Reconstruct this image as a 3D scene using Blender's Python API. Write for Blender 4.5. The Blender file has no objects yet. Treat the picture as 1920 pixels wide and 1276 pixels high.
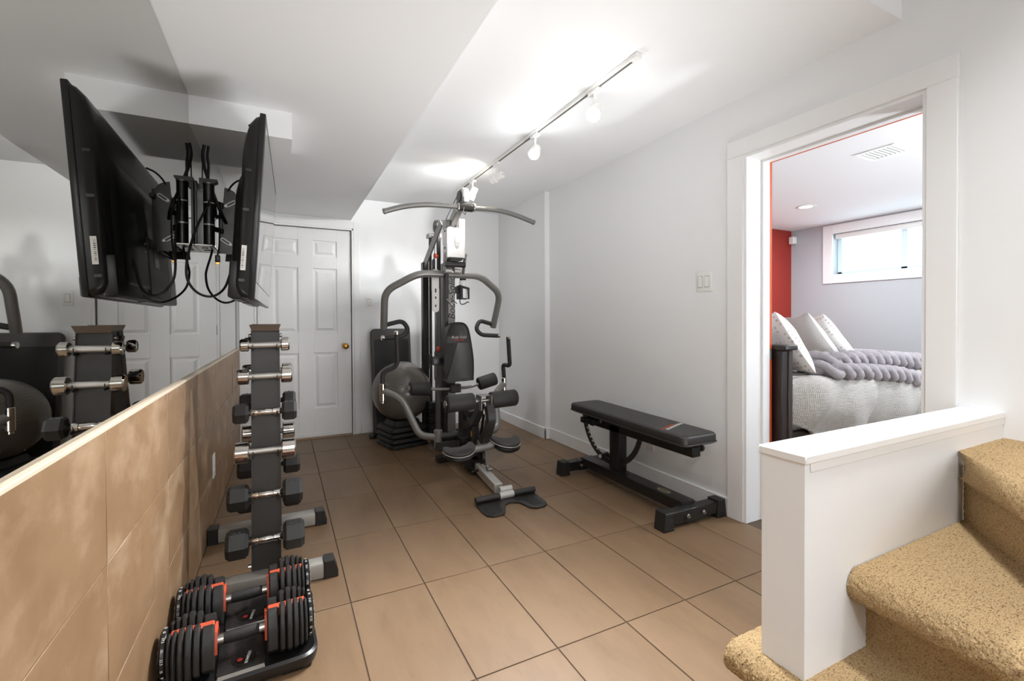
import bpy, bmesh, math, random
from mathutils import Vector, Matrix, noise

random.seed(7)
S = bpy.context.scene
COL = S.collection

# ------------------------------------------------------------------ camera
CAM_F, CAM_YAW, CAM_PITCH, CAM_ROLL, CAM_SHIFT = 859.75, .463636, -.010523, -.004493, -26.909
CAM_POS = Vector((0, 0, 1.13))
_f0 = Vector((math.sin(CAM_YAW), math.cos(CAM_YAW), 0))
_r0 = Vector((math.cos(CAM_YAW), -math.sin(CAM_YAW), 0))
_u0 = Vector((0, 0, 1))
FWD = _f0 * math.cos(CAM_PITCH) + _u0 * math.sin(CAM_PITCH)
_u1 = _u0 * math.cos(CAM_PITCH) - _f0 * math.sin(CAM_PITCH)
RGT = _r0 * math.cos(CAM_ROLL) + _u1 * math.sin(CAM_ROLL)
UPV = _u1 * math.cos(CAM_ROLL) - _r0 * math.sin(CAM_ROLL)
cd = bpy.data.cameras.new('camera')
cam = bpy.data.objects.new('camera', cd)
COL.objects.link(cam)
cd.sensor_width = 36
cd.lens = CAM_F / 1920 * 36
cd.shift_y = CAM_SHIFT / 1920
cd.clip_start = .02
m = Matrix.Identity(4)
for i in range(3):
    m[i][0], m[i][1], m[i][2], m[i][3] = RGT[i], UPV[i], -FWD[i], CAM_POS[i]
cam.matrix_world = m
S.camera = cam
S.view_settings.view_transform = 'Standard'
S.view_settings.look = 'None'
S.view_settings.gamma = 1
S.view_settings.use_curve_mapping = False
S.view_settings.exposure = 2.0


def at(px, py, x=None, y=None, z=None):
    """the point of the room seen at a pixel of the photograph, on the plane x=, y= or z="""
    d = RGT * ((px - 960) / CAM_F) + UPV * (-(py - (638 + CAM_SHIFT)) / CAM_F) + FWD
    t = x / d.x if x is not None else y / d.y if y is not None else (z - CAM_POS.z) / d.z
    return CAM_POS + d * t


# ------------------------------------------------------------------ world and lights
wd = bpy.data.worlds.new('world')
S.world = wd
wd.use_nodes = True
wd.node_tree.nodes['Background'].inputs[0].default_value = (.86, .94, 1, 1)
wd.node_tree.nodes['Background'].inputs[1].default_value = 1.7


def light(name, kind, loc, energy, color=(1, .96, .9), target=None, size=.1, **kw):
    l = bpy.data.lights.new(name, kind)
    l.energy = energy
    l.color = color
    if kind == 'AREA':
        l.shape = kw.pop('shape', 'DISK')
        l.size = size
        if 'size_y' in kw:
            l.size_y = kw.pop('size_y')
    else:
        l.shadow_soft_size = size
    for k, v in kw.items():
        setattr(l, k, v)
    o = bpy.data.objects.new(name, l)
    COL.objects.link(o)
    o.location = loc
    d = (Vector(target) - Vector(loc)) if target is not None else Vector((0, 0, -1))
    o.rotation_euler = d.to_track_quat('-Z', 'Y').to_euler()
    return o


CEIL, SOFF, DEEP, RW, LW, MIR = 2.37, 2.15, 4.84, 2.30, -.355, -.368
WARM = (.955, .98, 1)
# unseen soffit downlights added as fill behind the camera; lamps above the stairs
DOWN = [(.12, -.6), (.12, -2.4)]
for (dx, dy) in DOWN:
    light('downlight_lamp', 'AREA', (dx, dy, SOFF - .012), 4, WARM, size=.13)
STAIR = [(1.6, .38), (1.5, -1.1)]
for (dx, dy) in STAIR:
    light('stair_lamp', 'SPOT', (dx, dy, 3.28), 62 if dy > 0 else 22, WARM, None, .12, spot_size=math.radians(75), spot_blend=1)
light('bedroom_lamp', 'AREA', (4.43, 2.64, 2.185), 6, (.9, .96, 1), size=.14)
light('bedroom_lamp', 'AREA', (4.0, .6, 2.185), 7, (.9, .96, 1), size=.14)
light('bedroom_uplight', 'AREA', (3.7, -.3, .9), 16, (.9, .96, 1), (3.7, .2, 3), size=.3)  # added fill aimed up to whiten the bedroom ceiling, no fixture


# unseen fill added far behind the camera to brighten the soffit
FILL_POS = (.35, -3.4, 1.1)
light('uplight_lamp', 'AREA', FILL_POS, 34, WARM, (FILL_POS[0], FILL_POS[1], 3), size=.24)
# fill added out of sight behind the half wall to lift ceiling and soffit
light('floor_uplight', 'SPOT', (1.5, 1.0, .3), 42, WARM, (.55, 2.5, 2.3), .5, spot_size=math.radians(125), spot_blend=1)


# ------------------------------------------------------------------ materials
def lin(c):
    c = c / 255 if c > 1 else c
    return c / 12.92 if c <= .04045 else ((c + .055) / 1.055) ** 2.4


def rgb(c):
    return (lin(c[0]), lin(c[1]), lin(c[2]), 1)


class Mat:
    def __init__(s, name, color, rough=.5, metal=0, spec=.5, emit=None, estr=0, coat=0):
        s.m = bpy.data.materials.new(name)
        s.m.use_nodes = True
        s.nt = s.m.node_tree
        s.b = s.nt.nodes['Principled BSDF']
        s.b.inputs['Base Color'].default_value = rgb(color)
        s.b.inputs['Roughness'].default_value = rough
        s.b.inputs['Metallic'].default_value = metal
        s.b.inputs['Specular IOR Level'].default_value = spec
        s.b.inputs['Coat Weight'].default_value = coat
        if emit:
            s.b.inputs['Emission Color'].default_value = rgb(emit)
            s.b.inputs['Emission Strength'].default_value = estr
        s.col = color
        s._h = None

    def n(s, t, **kw):
        nd = s.nt.nodes.new(t)
        for k, v in kw.items():
            if k in nd.inputs:
                nd.inputs[k].default_value = v
            else:
                setattr(nd, k, v)
        return nd

    def l(s, a, b):
        s.nt.links.new(a, b)

    def coords(s, scale=(1, 1, 1), rot=(0, 0, 0), kind='Object'):
        tc = s.n('ShaderNodeTexCoord')
        mp = s.n('ShaderNodeMapping')
        mp.inputs['Scale'].default_value = scale
        mp.inputs['Rotation'].default_value = rot
        s.l(tc.outputs[kind], mp.inputs[0])
        return mp.outputs[0]

    def tint(s, c2, fac):
        """mix the base colour towards c2 by fac socket"""
        mx = s.n('ShaderNodeMix', data_type='RGBA')
        cur = s.b.inputs['Base Color']
        if cur.links:
            s.l(cur.links[0].from_socket, mx.inputs[6])
        else:
            mx.inputs[6].default_value = cur.default_value
        mx.inputs[7].default_value = rgb(c2)
        s.l(fac, mx.inputs[0])
        s.l(mx.outputs[2], cur)
        return s

    def noisefac(s, scale, lo, hi, vec=None, detail=4, amount=1.0, rough=.55):
        nz = s.n('ShaderNodeTexNoise')
        nz.inputs['Scale'].default_value = scale
        nz.inputs['Detail'].default_value = detail
        nz.inputs['Roughness'].default_value = rough
        s.l(vec if vec is not None else s.coords(), nz.inputs['Vector'])
        mr = s.n('ShaderNodeMapRange')
        mr.inputs[1].default_value = lo
        mr.inputs[2].default_value = hi
        mr.inputs[3].default_value = 0
        mr.inputs[4].default_value = amount
        s.l(nz.outputs[0], mr.inputs[0])
        return mr.outputs[0]

    def bump(s, h, strength=.3, dist=.002):
        bp = s.n('ShaderNodeBump')
        bp.inputs['Strength'].default_value = strength
        bp.inputs['Distance'].default_value = dist
        s.l(h, bp.inputs['Height'])
        old = s.b.inputs['Normal']
        if old.links:
            s.l(old.links[0].from_socket, bp.inputs['Normal'])
        s.l(bp.outputs[0], old)
        return s

    def nbump(s, scale, strength=.3, dist=.002, vec=None, detail=3):
        return s.bump(s.noisefac(scale, 0, 1, vec, detail), strength, dist)


WHITE = Mat('wall_paint', (240, 241, 242), .55, spec=.3).nbump(140, .12, .001)
CEILM = Mat('ceiling_paint', (243, 244, 245), .8, spec=.2).nbump(160, .1, .001)
TRIM = Mat('trim_paint', (241, 241, 241), .35)
DOORM = Mat('door_paint', (241, 241, 241), .38)
BEDWALL = Mat('bedroom_paint', (184, 188, 192), .6)
RED = Mat('red_paint', (158, 42, 28), .5)
ORANGE = Mat('orange_paint', (205, 84, 34), .5)
GROUT = Mat('grout', (88, 74, 62), .9)


def tile_mat(name, base, dark, light_):
    t = Mat(name, base, .42, spec=.35)
    oi = t.n('ShaderNodeObjectInfo')
    tc = t.n('ShaderNodeTexCoord')
    ad = t.n('ShaderNodeVectorMath', operation='MULTIPLY_ADD')
    cb = t.n('ShaderNodeCombineXYZ')
    for i in range(3):
        t.l(oi.outputs['Random'], cb.inputs[i])
    t.l(cb.outputs[0], ad.inputs[0])
    ad.inputs[1].default_value = (37, 91, 53)
    t.l(tc.outputs['Object'], ad.inputs[2])
    mp = t.n('ShaderNodeMapping')
    mp.inputs['Scale'].default_value = (1, .28, 1) if name == 'floor_tile' else (1, .7, 1)
    t.l(ad.outputs[0], mp.inputs[0])
    v = mp.outputs[0]
    big = name == 'wall_tile'
    t.tint(dark, t.noisefac(6 if big else 9, .42, .75, v, 7, .7 if big else .5, .62))
    t.tint(light_, t.noisefac(5 if big else 4, .5, .72, v, 7, .85 if big else .5, .62))
    t.tint(dark, t.noisefac(60, .6, .85, v, 3, .3))
    mr = t.n('ShaderNodeMapRange')
    mr.inputs[3].default_value = 0
    mr.inputs[4].default_value = .16
    t.l(oi.outputs['Random'], mr.inputs[0])
    t.tint(dark, mr.outputs[0])
    t.nbump(220, .06, .001)
    return t


FTILE = tile_mat('floor_tile', (127, 102, 77), (99, 77, 56), (143, 118, 93))
WTILE = tile_mat('wall_tile', (147, 118, 89), (115, 88, 63), (182, 157, 130))
MIRROR = Mat('mirror_glass', (184, 183, 178), .012, 1)
_d = MIRROR.n('ShaderNodeTexVoronoi')
_d.inputs['Scale'].default_value = 130
MIRROR.l(MIRROR.coords(), _d.inputs['Vector'])
_mr = MIRROR.n('ShaderNodeMapRange')
_mr.inputs[1].default_value = .07
_mr.inputs[2].default_value = .04
MIRROR.l(_d.outputs['Distance'], _mr.inputs[0])
_mm = MIRROR.n('ShaderNodeMath', operation='MULTIPLY')
MIRROR.l(_mr.outputs[0], _mm.inputs[0])
MIRROR.l(MIRROR.noisefac(11, .55, .62), _mm.inputs[1])
_m3 = MIRROR.n('ShaderNodeMapRange')
_m3.inputs[3].default_value = 1
_m3.inputs[4].default_value = .35
MIRROR.l(_mm.outputs[0], _m3.inputs[0])
MIRROR.l(_m3.outputs[0], MIRROR.b.inputs['Metallic'])
CHROME = Mat('chrome', (215, 212, 206), .08, 1)
KNURL = Mat('knurled_steel', (196, 194, 190), .38, 1).nbump(900, .6, .001)
STEEL = Mat('brushed_steel', (168, 165, 160), .32, 1)
BRASS = Mat('brass', (190, 140, 70), .2, 1)
BLACK = Mat('black_enamel', (26, 25, 24), .32)
GYMDARK = Mat('charcoal_enamel', (50, 48, 46), .34, .2)
GYMGREY = Mat('grey_enamel', (134, 132, 129), .3, .35)
SILVER = Mat('silver_enamel', (196, 194, 190), .34, .3)
RUBBER = Mat('black_rubber', (30, 29, 28), .55).nbump(160, .15, .001)
HEXR = Mat('dumbbell_rubber', (34, 33, 32), .5).nbump(90, .2, .001)
RACKM = Mat('rack_enamel', (45, 41, 37), .45).nbump(300, .15, .0006)
FOOTM = Mat('rack_foot', (160, 156, 150), .4, .3)
VINYL = Mat('black_vinyl', (42, 40, 39), .42).nbump(420, .22, .0006)
VINYL2 = Mat('grey_vinyl', (64, 62, 60), .5).nbump(420, .22, .0006)
FOAM = Mat('black_foam', (44, 42, 41), .62).nbump(300, .2, .0008)
PLASTIC = Mat('black_plastic', (24, 23, 23), .35)
TVBACK = Mat('tv_shell', (31, 30, 30), .34).nbump(500, .1, .0004)
TVGLASS = Mat('tv_glass', (8, 8, 9), .03, spec=.6, coat=.6)
TVBOX = Mat('tv_port_panel', (92, 90, 86), .5)
CABLE = Mat('cable_rubber', (16, 15, 15), .4)
PAPER = Mat('white_sticker', (226, 224, 218), .6)
REDP = Mat('red_plastic', (196, 64, 34), .4)
ORANGEP = Mat('orange_plastic', (196, 82, 52), .45)
WPLAST = Mat('white_plastic', (238, 237, 234), .35)
INK = Mat('black_ink', (14, 13, 13), .5)
WINK = Mat('white_ink', (232, 230, 226), .5)
OINK = Mat('orange_ink', (214, 92, 44), .5)
RINK = Mat('red_ink', (196, 60, 50), .5)
BALLM = Mat('ball_vinyl', (104, 98, 92), .28).nbump(30, .05, .002)
BALLM.b.inputs['Coat Weight'].default_value = .2
BOTTLE = Mat('bottle_plastic', (236, 235, 232), .3)
EMIT = Mat('lamp_face', (255, 255, 255), .5, emit=(255, 246, 232), estr=60)
EMIT2 = Mat('downlight_face', (255, 255, 255), .5, emit=(255, 246, 232), estr=8)
WOOD = Mat('dark_wood', (44, 33, 30), .38)
WOOD.tint((26, 18, 16), WOOD.noisefac(6, .35, .7, WOOD.coords((8, 8, 1))))
GLASS = Mat('window_glass', (235, 246, 250), .02)
GLASS.b.inputs['Transmission Weight'].default_value = 1
GLASS.b.inputs['IOR'].default_value = 1.05

CARPET = Mat('carpet', (216, 184, 138), .95, spec=.1)
_v = CARPET.coords()
CARPET.tint((156, 126, 88), CARPET.noisefac(240, .45, .75, _v, 4, .6))
CARPET.tint((228, 202, 162), CARPET.noisefac(120, .5, .8, _v, 5, .6))
CARPET.tint((112, 84, 54), CARPET.noisefac(330, .53, .66, CARPET.coords((.35, 1, 1), (0, 0, .2)), 2, .75))
CARPET.nbump(420, 1, .006, _v, 5)
CARPET.nbump(150, .7, .006, CARPET.coords((.4, 1, 1), (0, 0, .2)), 3)


def weave(name, c, c2, sc, strength=.6, dist=.004):
    w = Mat(name, c, .85, spec=.1)
    v = w.coords((sc, sc, sc))
    w1 = w.n('ShaderNodeTexWave')
    w1.bands_direction = 'X'
    w1.inputs['Scale'].default_value = 1
    w1.inputs['Distortion'].default_value = .4
    w2 = w.n('ShaderNodeTexWave')
    w2.bands_direction = 'Z'
    w2.inputs['Scale'].default_value = 1
    w.l(v, w1.inputs[0])
    w.l(v, w2.inputs[0])
    mm = w.n('ShaderNodeMath', operation='MULTIPLY')
    w.l(w1.outputs['Fac'], mm.inputs[0])
    w.l(w2.outputs['Fac'], mm.inputs[1])
    iv = w.n('ShaderNodeMath', operation='SUBTRACT')
    iv.inputs[0].default_value = 1
    w.l(mm.outputs[0], iv.inputs[1])
    pw = w.n('ShaderNodeMath', operation='POWER')
    pw.inputs[1].default_value = 2
    w.l(iv.outputs[0], pw.inputs[0])
    sm = w.n('ShaderNodeMath', operation='MULTIPLY')
    sm.inputs[1].default_value = .55
    w.l(pw.outputs[0], sm.inputs[0])
    w.tint(c2, sm.outputs[0])
    w.bump(mm.outputs[0], strength, dist)
    return w


DUVET = weave('duvet_waffle', (232, 228, 223), (176, 169, 162), 34, 1, .006)
PILLOWG = weave('pillow_knit', (232, 229, 225), (186, 181, 176), 60)
SHEET = Mat('white_sheet', (240, 239, 238), .8)
PILLOWD = Mat('pillow_dotted', (240, 238, 235), .8)
_pv = PILLOWD.n('ShaderNodeTexVoronoi')
_pv.inputs['Scale'].default_value = 34
_pv.inputs['Randomness'].default_value = .12
PILLOWD.l(PILLOWD.coords((1, 1, 1), (.5, .6, .4)), _pv.inputs['Vector'])
_pm = PILLOWD.n('ShaderNodeMapRange')
_pm.inputs[1].default_value = .34
_pm.inputs[2].default_value = .22
PILLOWD.l(_pv.outputs['Distance'], _pm.inputs[0])
PILLOWD.tint((196, 192, 186), _pm.outputs[0])
WOOL = Mat('grey_wool', (168, 162, 166), .9, spec=.1).nbump(70, .5, .006)
WOOL.tint((140, 134, 140), WOOL.noisefac(14, .4, .7, None, 4, .7))


# ------------------------------------------------------------------ mesh building
class MB:
    def __init__(s):
        s.v, s.f = [], []

    def add(s, verts, faces, M=None):
        o = len(s.v)
        s.v += [tuple(M @ Vector(p)) if M is not None else tuple(p) for p in verts]
        s.f += [tuple(i + o for i in f) for f in faces]
        return s

    def bm(s, b, M=None):
        b.verts.index_update()
        s.add([v.co.copy() for v in b.verts], [[v.index for v in f.verts] for f in b.faces], M)
        b.free()
        return s

    def box(s, a, b, r=0, seg=2, M=None):
        a, b = Vector(a), Vector(b)
        lo = Vector([min(a[i], b[i]) for i in range(3)])
        hi = Vector([max(a[i], b[i]) for i in range(3)])
        m_ = bmesh.new()
        bmesh.ops.create_cube(m_, size=1)
        for v in m_.verts:
            v.co = Vector([(lo[i] + hi[i]) / 2 + v.co[i] * (hi[i] - lo[i]) for i in range(3)])
        if r:
            r = min(r, min(hi[i] - lo[i] for i in range(3)) * .49)
            bmesh.ops.bevel(m_, geom=m_.edges[:], offset=r, segments=seg, affect='EDGES', profile=.5)
        return s.bm(m_, M)

    def bar(s, p0, p1, w, h, r=.004, up=(0, 0, 1), seg=1):
        """rectangular bar from p0 to p1, w across, h along 'up'"""
        p0, p1 = Vector(p0), Vector(p1)
        d = p1 - p0
        L = d.length
        d.normalize()
        u = Vector(up)
        side = d.cross(u).normalized()
        u = side.cross(d).normalized()
        M = Matrix.Identity(4)
        for i in range(3):
            M[i][0], M[i][1], M[i][2], M[i][3] = side[i], d[i], u[i], p0[i]
        return s.box((-w / 2, 0, -h / 2), (w / 2, L, h / 2), r, seg, M)

    def tube(s, pts, r, seg=12, fillet=0, caps=True, rr=None, steps=6):
        pts = [Vector(p) for p in pts]
        if fillet:
            out = [pts[0]]
            for a, b, c in zip(pts, pts[1:], pts[2:]):
                d1, d2 = (a - b), (c - b)
                f = min(fillet, d1.length * .48, d2.length * .48)
                q1, q2 = b + d1.normalized() * f, b + d2.normalized() * f
                for k in range(steps + 1):
                    t = k / steps
                    out.append(q1 * (1 - t) ** 2 + b * 2 * t * (1 - t) + q2 * t * t)
            out.append(pts[-1])
            pts = out
        n = len(pts)
        d = (pts[1] - pts[0]).normalized()
        x = d.orthogonal().normalized()
        rings = []
        for i in range(n):
            t = (pts[min(i + 1, n - 1)] - pts[max(i - 1, 0)]).normalized()
            x = (x - t * x.dot(t)).normalized()
            y = t.cross(x)
            ra = rr[i] if rr else r
            rings.append([pts[i] + (x * math.cos(2 * math.pi * k / seg) + y * math.sin(2 * math.pi * k / seg)) * ra for k in range(seg)])
        V = [p for q in rings for p in q]
        F = []
        for i in range(n - 1):
            for k in range(seg):
                k2 = (k + 1) % seg
                F.append((i * seg + k, i * seg + k2, (i + 1) * seg + k2, (i + 1) * seg + k))
        if caps:
            F.append(tuple(range(seg - 1, -1, -1)))
            F.append(tuple((n - 1) * seg + k for k in range(seg)))
        return s.add(V, F)

    def spline(s, pts, r, seg=8, sub=6, caps=True):
        return s.tube(smooth(pts, sub), r, seg, caps=caps)

    def lathe(s, prof, p0, axis=(0, 0, 1), seg=20, phase=0, caps=True):
        """prof: list of (radius, along axis)"""
        a = Vector(axis).normalized()
        x = a.orthogonal().normalized()
        if abs(a.x) > .99:
            x = Vector((0, 0, 1))
        elif abs(a.z) > .99:
            x = Vector((1, 0, 0))
        y = a.cross(x)
        p0 = Vector(p0)
        V, F = [], []
        for (r, h) in prof:
            for k in range(seg):
                an = phase + 2 * math.pi * k / seg
                V.append(p0 + a * h + (x * math.cos(an) + y * math.sin(an)) * r)
        for i in range(len(prof) - 1):
            for k in range(seg):
                k2 = (k + 1) % seg
                F.append((i * seg + k, i * seg + k2, (i + 1) * seg + k2, (i + 1) * seg + k))
        if caps:
            F.append(tuple(range(seg - 1, -1, -1)))
            F.append(tuple((len(prof) - 1) * seg + k for k in range(seg)))
        return s.add(V, F)

    def cyl(s, p0, p1, r, seg=16, ch=0):
        p0, p1 = Vector(p0), Vector(p1)
        L = (p1 - p0).length
        pr = [(r, 0), (r, L)] if not ch else [(r - ch, 0), (r, ch), (r, L - ch), (r - ch, L)]
        return s.lathe(pr, p0, p1 - p0, seg)

    def prism(s, outline, O, U, V_, thick, ch=0):
        """extrude a 2-D outline lying in plane O,U,V by thick along UxV; ch chamfers both rims"""
        O, U, V_ = Vector(O), Vector(U).normalized(), Vector(V_).normalized()
        N = U.cross(V_).normalized()
        n = len(outline)
        cx = sum(p[0] for p in outline) / n
        cy = sum(p[1] for p in outline) / n

        def ring(inset, h):
            out = []
            for i in range(n):
                p0, p, p1 = Vector(outline[i - 1]), Vector(outline[i]), Vector(outline[(i + 1) % n])
                if inset:
                    e1, e2 = (p - p0).normalized(), (p1 - p).normalized()
                    n1, n2 = Vector((-e1.y, e1.x)), Vector((-e2.y, e2.x))
                    b = (n1 + n2)
                    b = b.normalized() * inset / max(.5, b.normalized().dot(n1)) if b.length > 1e-6 else Vector((0, 0))
                    p = p + b
                out.append(O + U * p.x + V_ * p.y + N * h)
            return out
        area = sum(outline[i - 1][0] * outline[i][1] - outline[i][0] * outline[i - 1][1] for i in range(n))
        if area < 0:
            outline = outline[::-1]
        rings = [ring(ch, 0), ring(0, ch), ring(0, thick - ch), ring(ch, thick)] if ch else [ring(0, 0), ring(0, thick)]
        V, F = [p for q in rings for p in q], []
        for i in range(len(rings) - 1):
            for k in range(n):
                k2 = (k + 1) % n
                F.append((i * n + k, i * n + k2, (i + 1) * n + k2, (i + 1) * n + k))
        F.append(tuple(range(n - 1, -1, -1)))
        F.append(tuple((len(rings) - 1) * n + k for k in range(n)))
        return s.add(V, F)

    def sphere(s, c, r, seg=24, rings=14, scale=(1, 1, 1)):
        m_ = bmesh.new()
        bmesh.ops.create_uvsphere(m_, u_segments=seg, v_segments=rings, radius=r)
        return s.bm(m_, Matrix.Translation(c) @ Matrix.Diagonal((*scale, 1)))

    def text(s, body, M, size=.05, shear=0, depth=.0004, align='CENTER', spacing=1):
        cu = bpy.data.curves.new('t', 'FONT')
        cu.body = body
        cu.size = size
        cu.shear = shear
        cu.extrude = depth
        cu.align_x = align
        cu.align_y = 'CENTER'
        cu.space_character = spacing
        cu.resolution_u = 3
        o = bpy.data.objects.new('t', cu)
        COL.objects.link(o)
        dg = bpy.context.evaluated_depsgraph_get()
        me = bpy.data.meshes.new_from_object(o.evaluated_get(dg))
        s.add([v.co.copy() for v in me.vertices], [tuple(p.vertices) for p in me.polygons], M)
        bpy.data.objects.remove(o)
        bpy.data.meshes.remove(me)
        return s

    def mesh(s, name, origin=(0, 0, 0), sharp=38):
        me = bpy.data.meshes.new(name)
        ox, oy, oz = origin
        me.from_pydata([(x - ox, y - oy, z - oz) for x, y, z in s.v], [], s.f)
        b = bmesh.new()
        b.from_mesh(me)
        bmesh.ops.recalc_face_normals(b, faces=b.faces)
        b.to_mesh(me)
        b.free()
        me.polygons.foreach_set('use_smooth', [True] * len(me.polygons))
        me.set_sharp_from_angle(angle=math.radians(sharp))
        me.update()
        return me


def smooth(pts, sub=6):
    pts = [Vector(p) for p in pts]
    P = [pts[0] * 2 - pts[1]] + pts + [pts[-1] * 2 - pts[-2]]
    out = []
    for i in range(1, len(P) - 2):
        p0, p1, p2, p3 = P[i - 1:i + 3]
        for k in range(sub):
            t = k / sub
            out.append(.5 * ((2 * p1) + (p2 - p0) * t + (2 * p0 - 5 * p1 + 4 * p2 - p3) * t * t + (3 * p1 - p0 - 3 * p2 + p3) * t ** 3))
    out.append(pts[-1])
    return out


def rounded(w, h, r, n=5, cx=0, cy=0):
    out = []
    for (sx, sy, a0) in ((1, 1, 0), (-1, 1, 90), (-1, -1, 180), (1, -1, 270)):
        for k in range(n + 1):
            a = math.radians(a0 + 90 * k / n)
            out.append((cx + sx * (w / 2 - r) + r * math.cos(a), cy + sy * (h / 2 - r) + r * math.sin(a)))
    return out


def frame(O, X, Y):
    X, Y = Vector(X).normalized(), Vector(Y).normalized()
    Z = X.cross(Y).normalized()
    M = Matrix.Identity(4)
    for i in range(3):
        M[i][0], M[i][1], M[i][2], M[i][3] = X[i], Y[i], Z[i], O[i]
    return M


ORG = {}


def thing(name, label, cat, loc=(0, 0, 0), group=None):
    o = bpy.data.objects.new(name, None)
    o.empty_display_size = .1
    COL.objects.link(o)
    o.location = loc
    o['label'], o['category'] = label, cat
    if group:
        o['group'] = group
    ORG[o.name] = Vector(loc)
    return o


def org(o):
    return ORG.get(o.name, Vector((0, 0, 0))) if o else Vector((0, 0, 0))


def part(name, mb, mat, parent, label=None, sharp=38):
    """a part in world coordinates, hung under its thing"""
    me = mb.mesh(name, org(parent), sharp)
    me.materials.append(mat.m)
    o = bpy.data.objects.new(name, me)
    COL.objects.link(o)
    o.parent = parent
    ORG[o.name] = org(parent)
    if label:
        o['label'] = label
    return o


def single(name, mb, mat, label, cat, group=None, loc=(0, 0, 0), sharp=38):
    me = mb.mesh(name, loc, sharp)
    me.materials.append(mat.m)
    o = bpy.data.objects.new(name, me)
    COL.objects.link(o)
    o.location = loc
    ORG[o.name] = Vector(loc)
    o['label'], o['category'] = label, cat
    if group:
        o['group'] = group
    return o


def struct(name, mb, mat, sharp=38):
    me = mb.mesh(name, (0, 0, 0), sharp)
    me.materials.append(mat.m)
    o = bpy.data.objects.new(name, me)
    COL.objects.link(o)
    o['kind'] = 'structure'
    ORG[o.name] = Vector((0, 0, 0))
    return o


def copy_tree(o, parent=None):
    c = o.copy()
    COL.objects.link(c)
    c.parent = parent
    for ch in list(o.children):
        copy_tree(ch, c)
    return c


# ================================================================== THE ROOM
floor = struct('floor', MB().box((-.5, -5.0, -.08), (2.52, 5.0, -.0035)), GROUT)
TX0, TDX, TY0, TDY, GAP = .235, .303, 1.339, .596, .0022
_tilemesh = {}
xs = [TX0 + TDX * k for k in range(-2, 8)]
ys = [TY0 + TDY * k for k in range(-3, 7)]
for i in range(len(xs) - 1):
    for j in range(len(ys) - 1):
        x0, x1 = max(xs[i], LW), min(xs[i + 1], RW)
        y0, y1 = ys[j], min(ys[j + 1], DEEP)
        key = (round(x1 - x0, 3), round(y1 - y0, 3))
        if key not in _tilemesh:
            w, h = key
            me = MB().box((-w / 2 + GAP, -h / 2 + GAP, -.009), (w / 2 - GAP, h / 2 - GAP, 0), .0012, 1).mesh('tile')
            me.materials.append(FTILE.m)
            _tilemesh[key] = me
        o = bpy.data.objects.new('tile', _tilemesh[key])
        COL.objects.link(o)
        o.parent = floor
        o.location = ((x0 + x1) / 2, (y0 + y1) / 2, random.uniform(-.0004, .0004))
struct('floor_bedroom', MB().box((2.52, -1, -.08), (5.6, 3.6, -.002)), Mat('bedroom_floor', (120, 100, 82), .6))

# left wall: plaster, tiled wainscot, mirror above
wl = struct('wall_left', MB().box((-.55, -5.0, -.05), (MIR - .008, 5.0, 2.5)).box((MIR - .008, -2.3, -.003), (LW - .0035, DEEP, .885)), GROUT)
zs = [0, .292, .592, .893]
yw = [1.315 + .613 * k for k in range(-6, 7)]
for i in range(len(yw) - 1):
    y0, y1 = yw[i], min(yw[i + 1], DEEP)
    if y1 - y0 < .02:
        continue
    for j in range(3):
        key = ('w', round(y1 - y0, 3), j)
        if key not in _tilemesh:
            w, h = y1 - y0, zs[j + 1] - zs[j]
            me = MB().box((-.009, -w / 2 + .0016, -h / 2 + .0016), (0, w / 2 - .0016, h / 2 - .0016), .001, 1).mesh('tile')
            me.materials.append(WTILE.m)
            _tilemesh[key] = me
        o = bpy.data.objects.new('tile', _tilemesh[key])
        COL.objects.link(o)
        o.parent = wl
        o.location = (LW, (y0 + y1) / 2, (zs[j] + zs[j + 1]) / 2)
struct('trim_1', MB().box((MIR - .006, -2.3, .888), (LW + .001, DEEP, .8985), .002, 1), Mat('tile_edge_trim', (214, 196, 174), .4))
single('wall_mirror', MB().box((MIR - .006, -2.2, .9), (MIR, DEEP - .01, SOFF - .004)), MIRROR,
       'large frameless wall mirror above the tan tiled wainscot on the left', 'mirror', loc=(MIR, 1.3, .9))

# back wall (door opening cut out), right wall with the opening, pilaster
DX0, DX1, DZ = -.215, .622, 2.045
struct('wall_back', MB().box((-.5, DEEP, 0), (DX0, DEEP + .14, 2.5)).box((DX1, DEEP, 0), (2.5, DEEP + .14, 2.5))
       .box((DX0, DEEP, DZ), (DX1, DEEP + .14, 2.5)).box((DX0, DEEP + .1, 0), (DX1, DEEP + .14, DZ)), WHITE)
OY0, OY1, OZ, WT = .895, 1.705, 2.045, 2.494
struct('wall_right', MB().box((RW, OY1, 0), (WT + .01, 5.0, 2.5)).box((RW, OY0, OZ), (WT + .01, OY1, 3.5)).box((RW, OY1, 2.5), (WT + .01, 2.0, 3.5))
       .box((RW, -5.0, 0), (WT + .01, OY0, 3.5)).box((2.25, 3.79, 0), (RW, DEEP, CEIL)), WHITE)
struct('wall_front', MB().box((-.5, -5.12, -.05), (2.5, -5.0, 3.5)), WHITE)
struct('ceiling', MB().box((.62, .985, CEIL), (2.5, 5.0, CEIL + .12)).box((.62, .985, CEIL + .12), (2.5, 1.1, 3.5)).box((.5, -1.6, 3.3), (2.5, 1.0, 3.42)).box((.62, -5.1, CEIL), (2.5, -1.6, CEIL + .12)).box((.62, -1.72, CEIL + .12), (2.5, -1.6, 3.5)), CEILM)
sf = MB().box((-.5, -5.1, SOFF), (.62, 5.0, CEIL + .12)).box((.55, -5.1, CEIL + .12), (.62, 5.0, 3.42))
struct('trim_2', sf, CEILM)
struct('trim_3', MB().box((MIR, 2.49, 2.022), (.049, 3.07, SOFF + .01)), CEILM)

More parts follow.
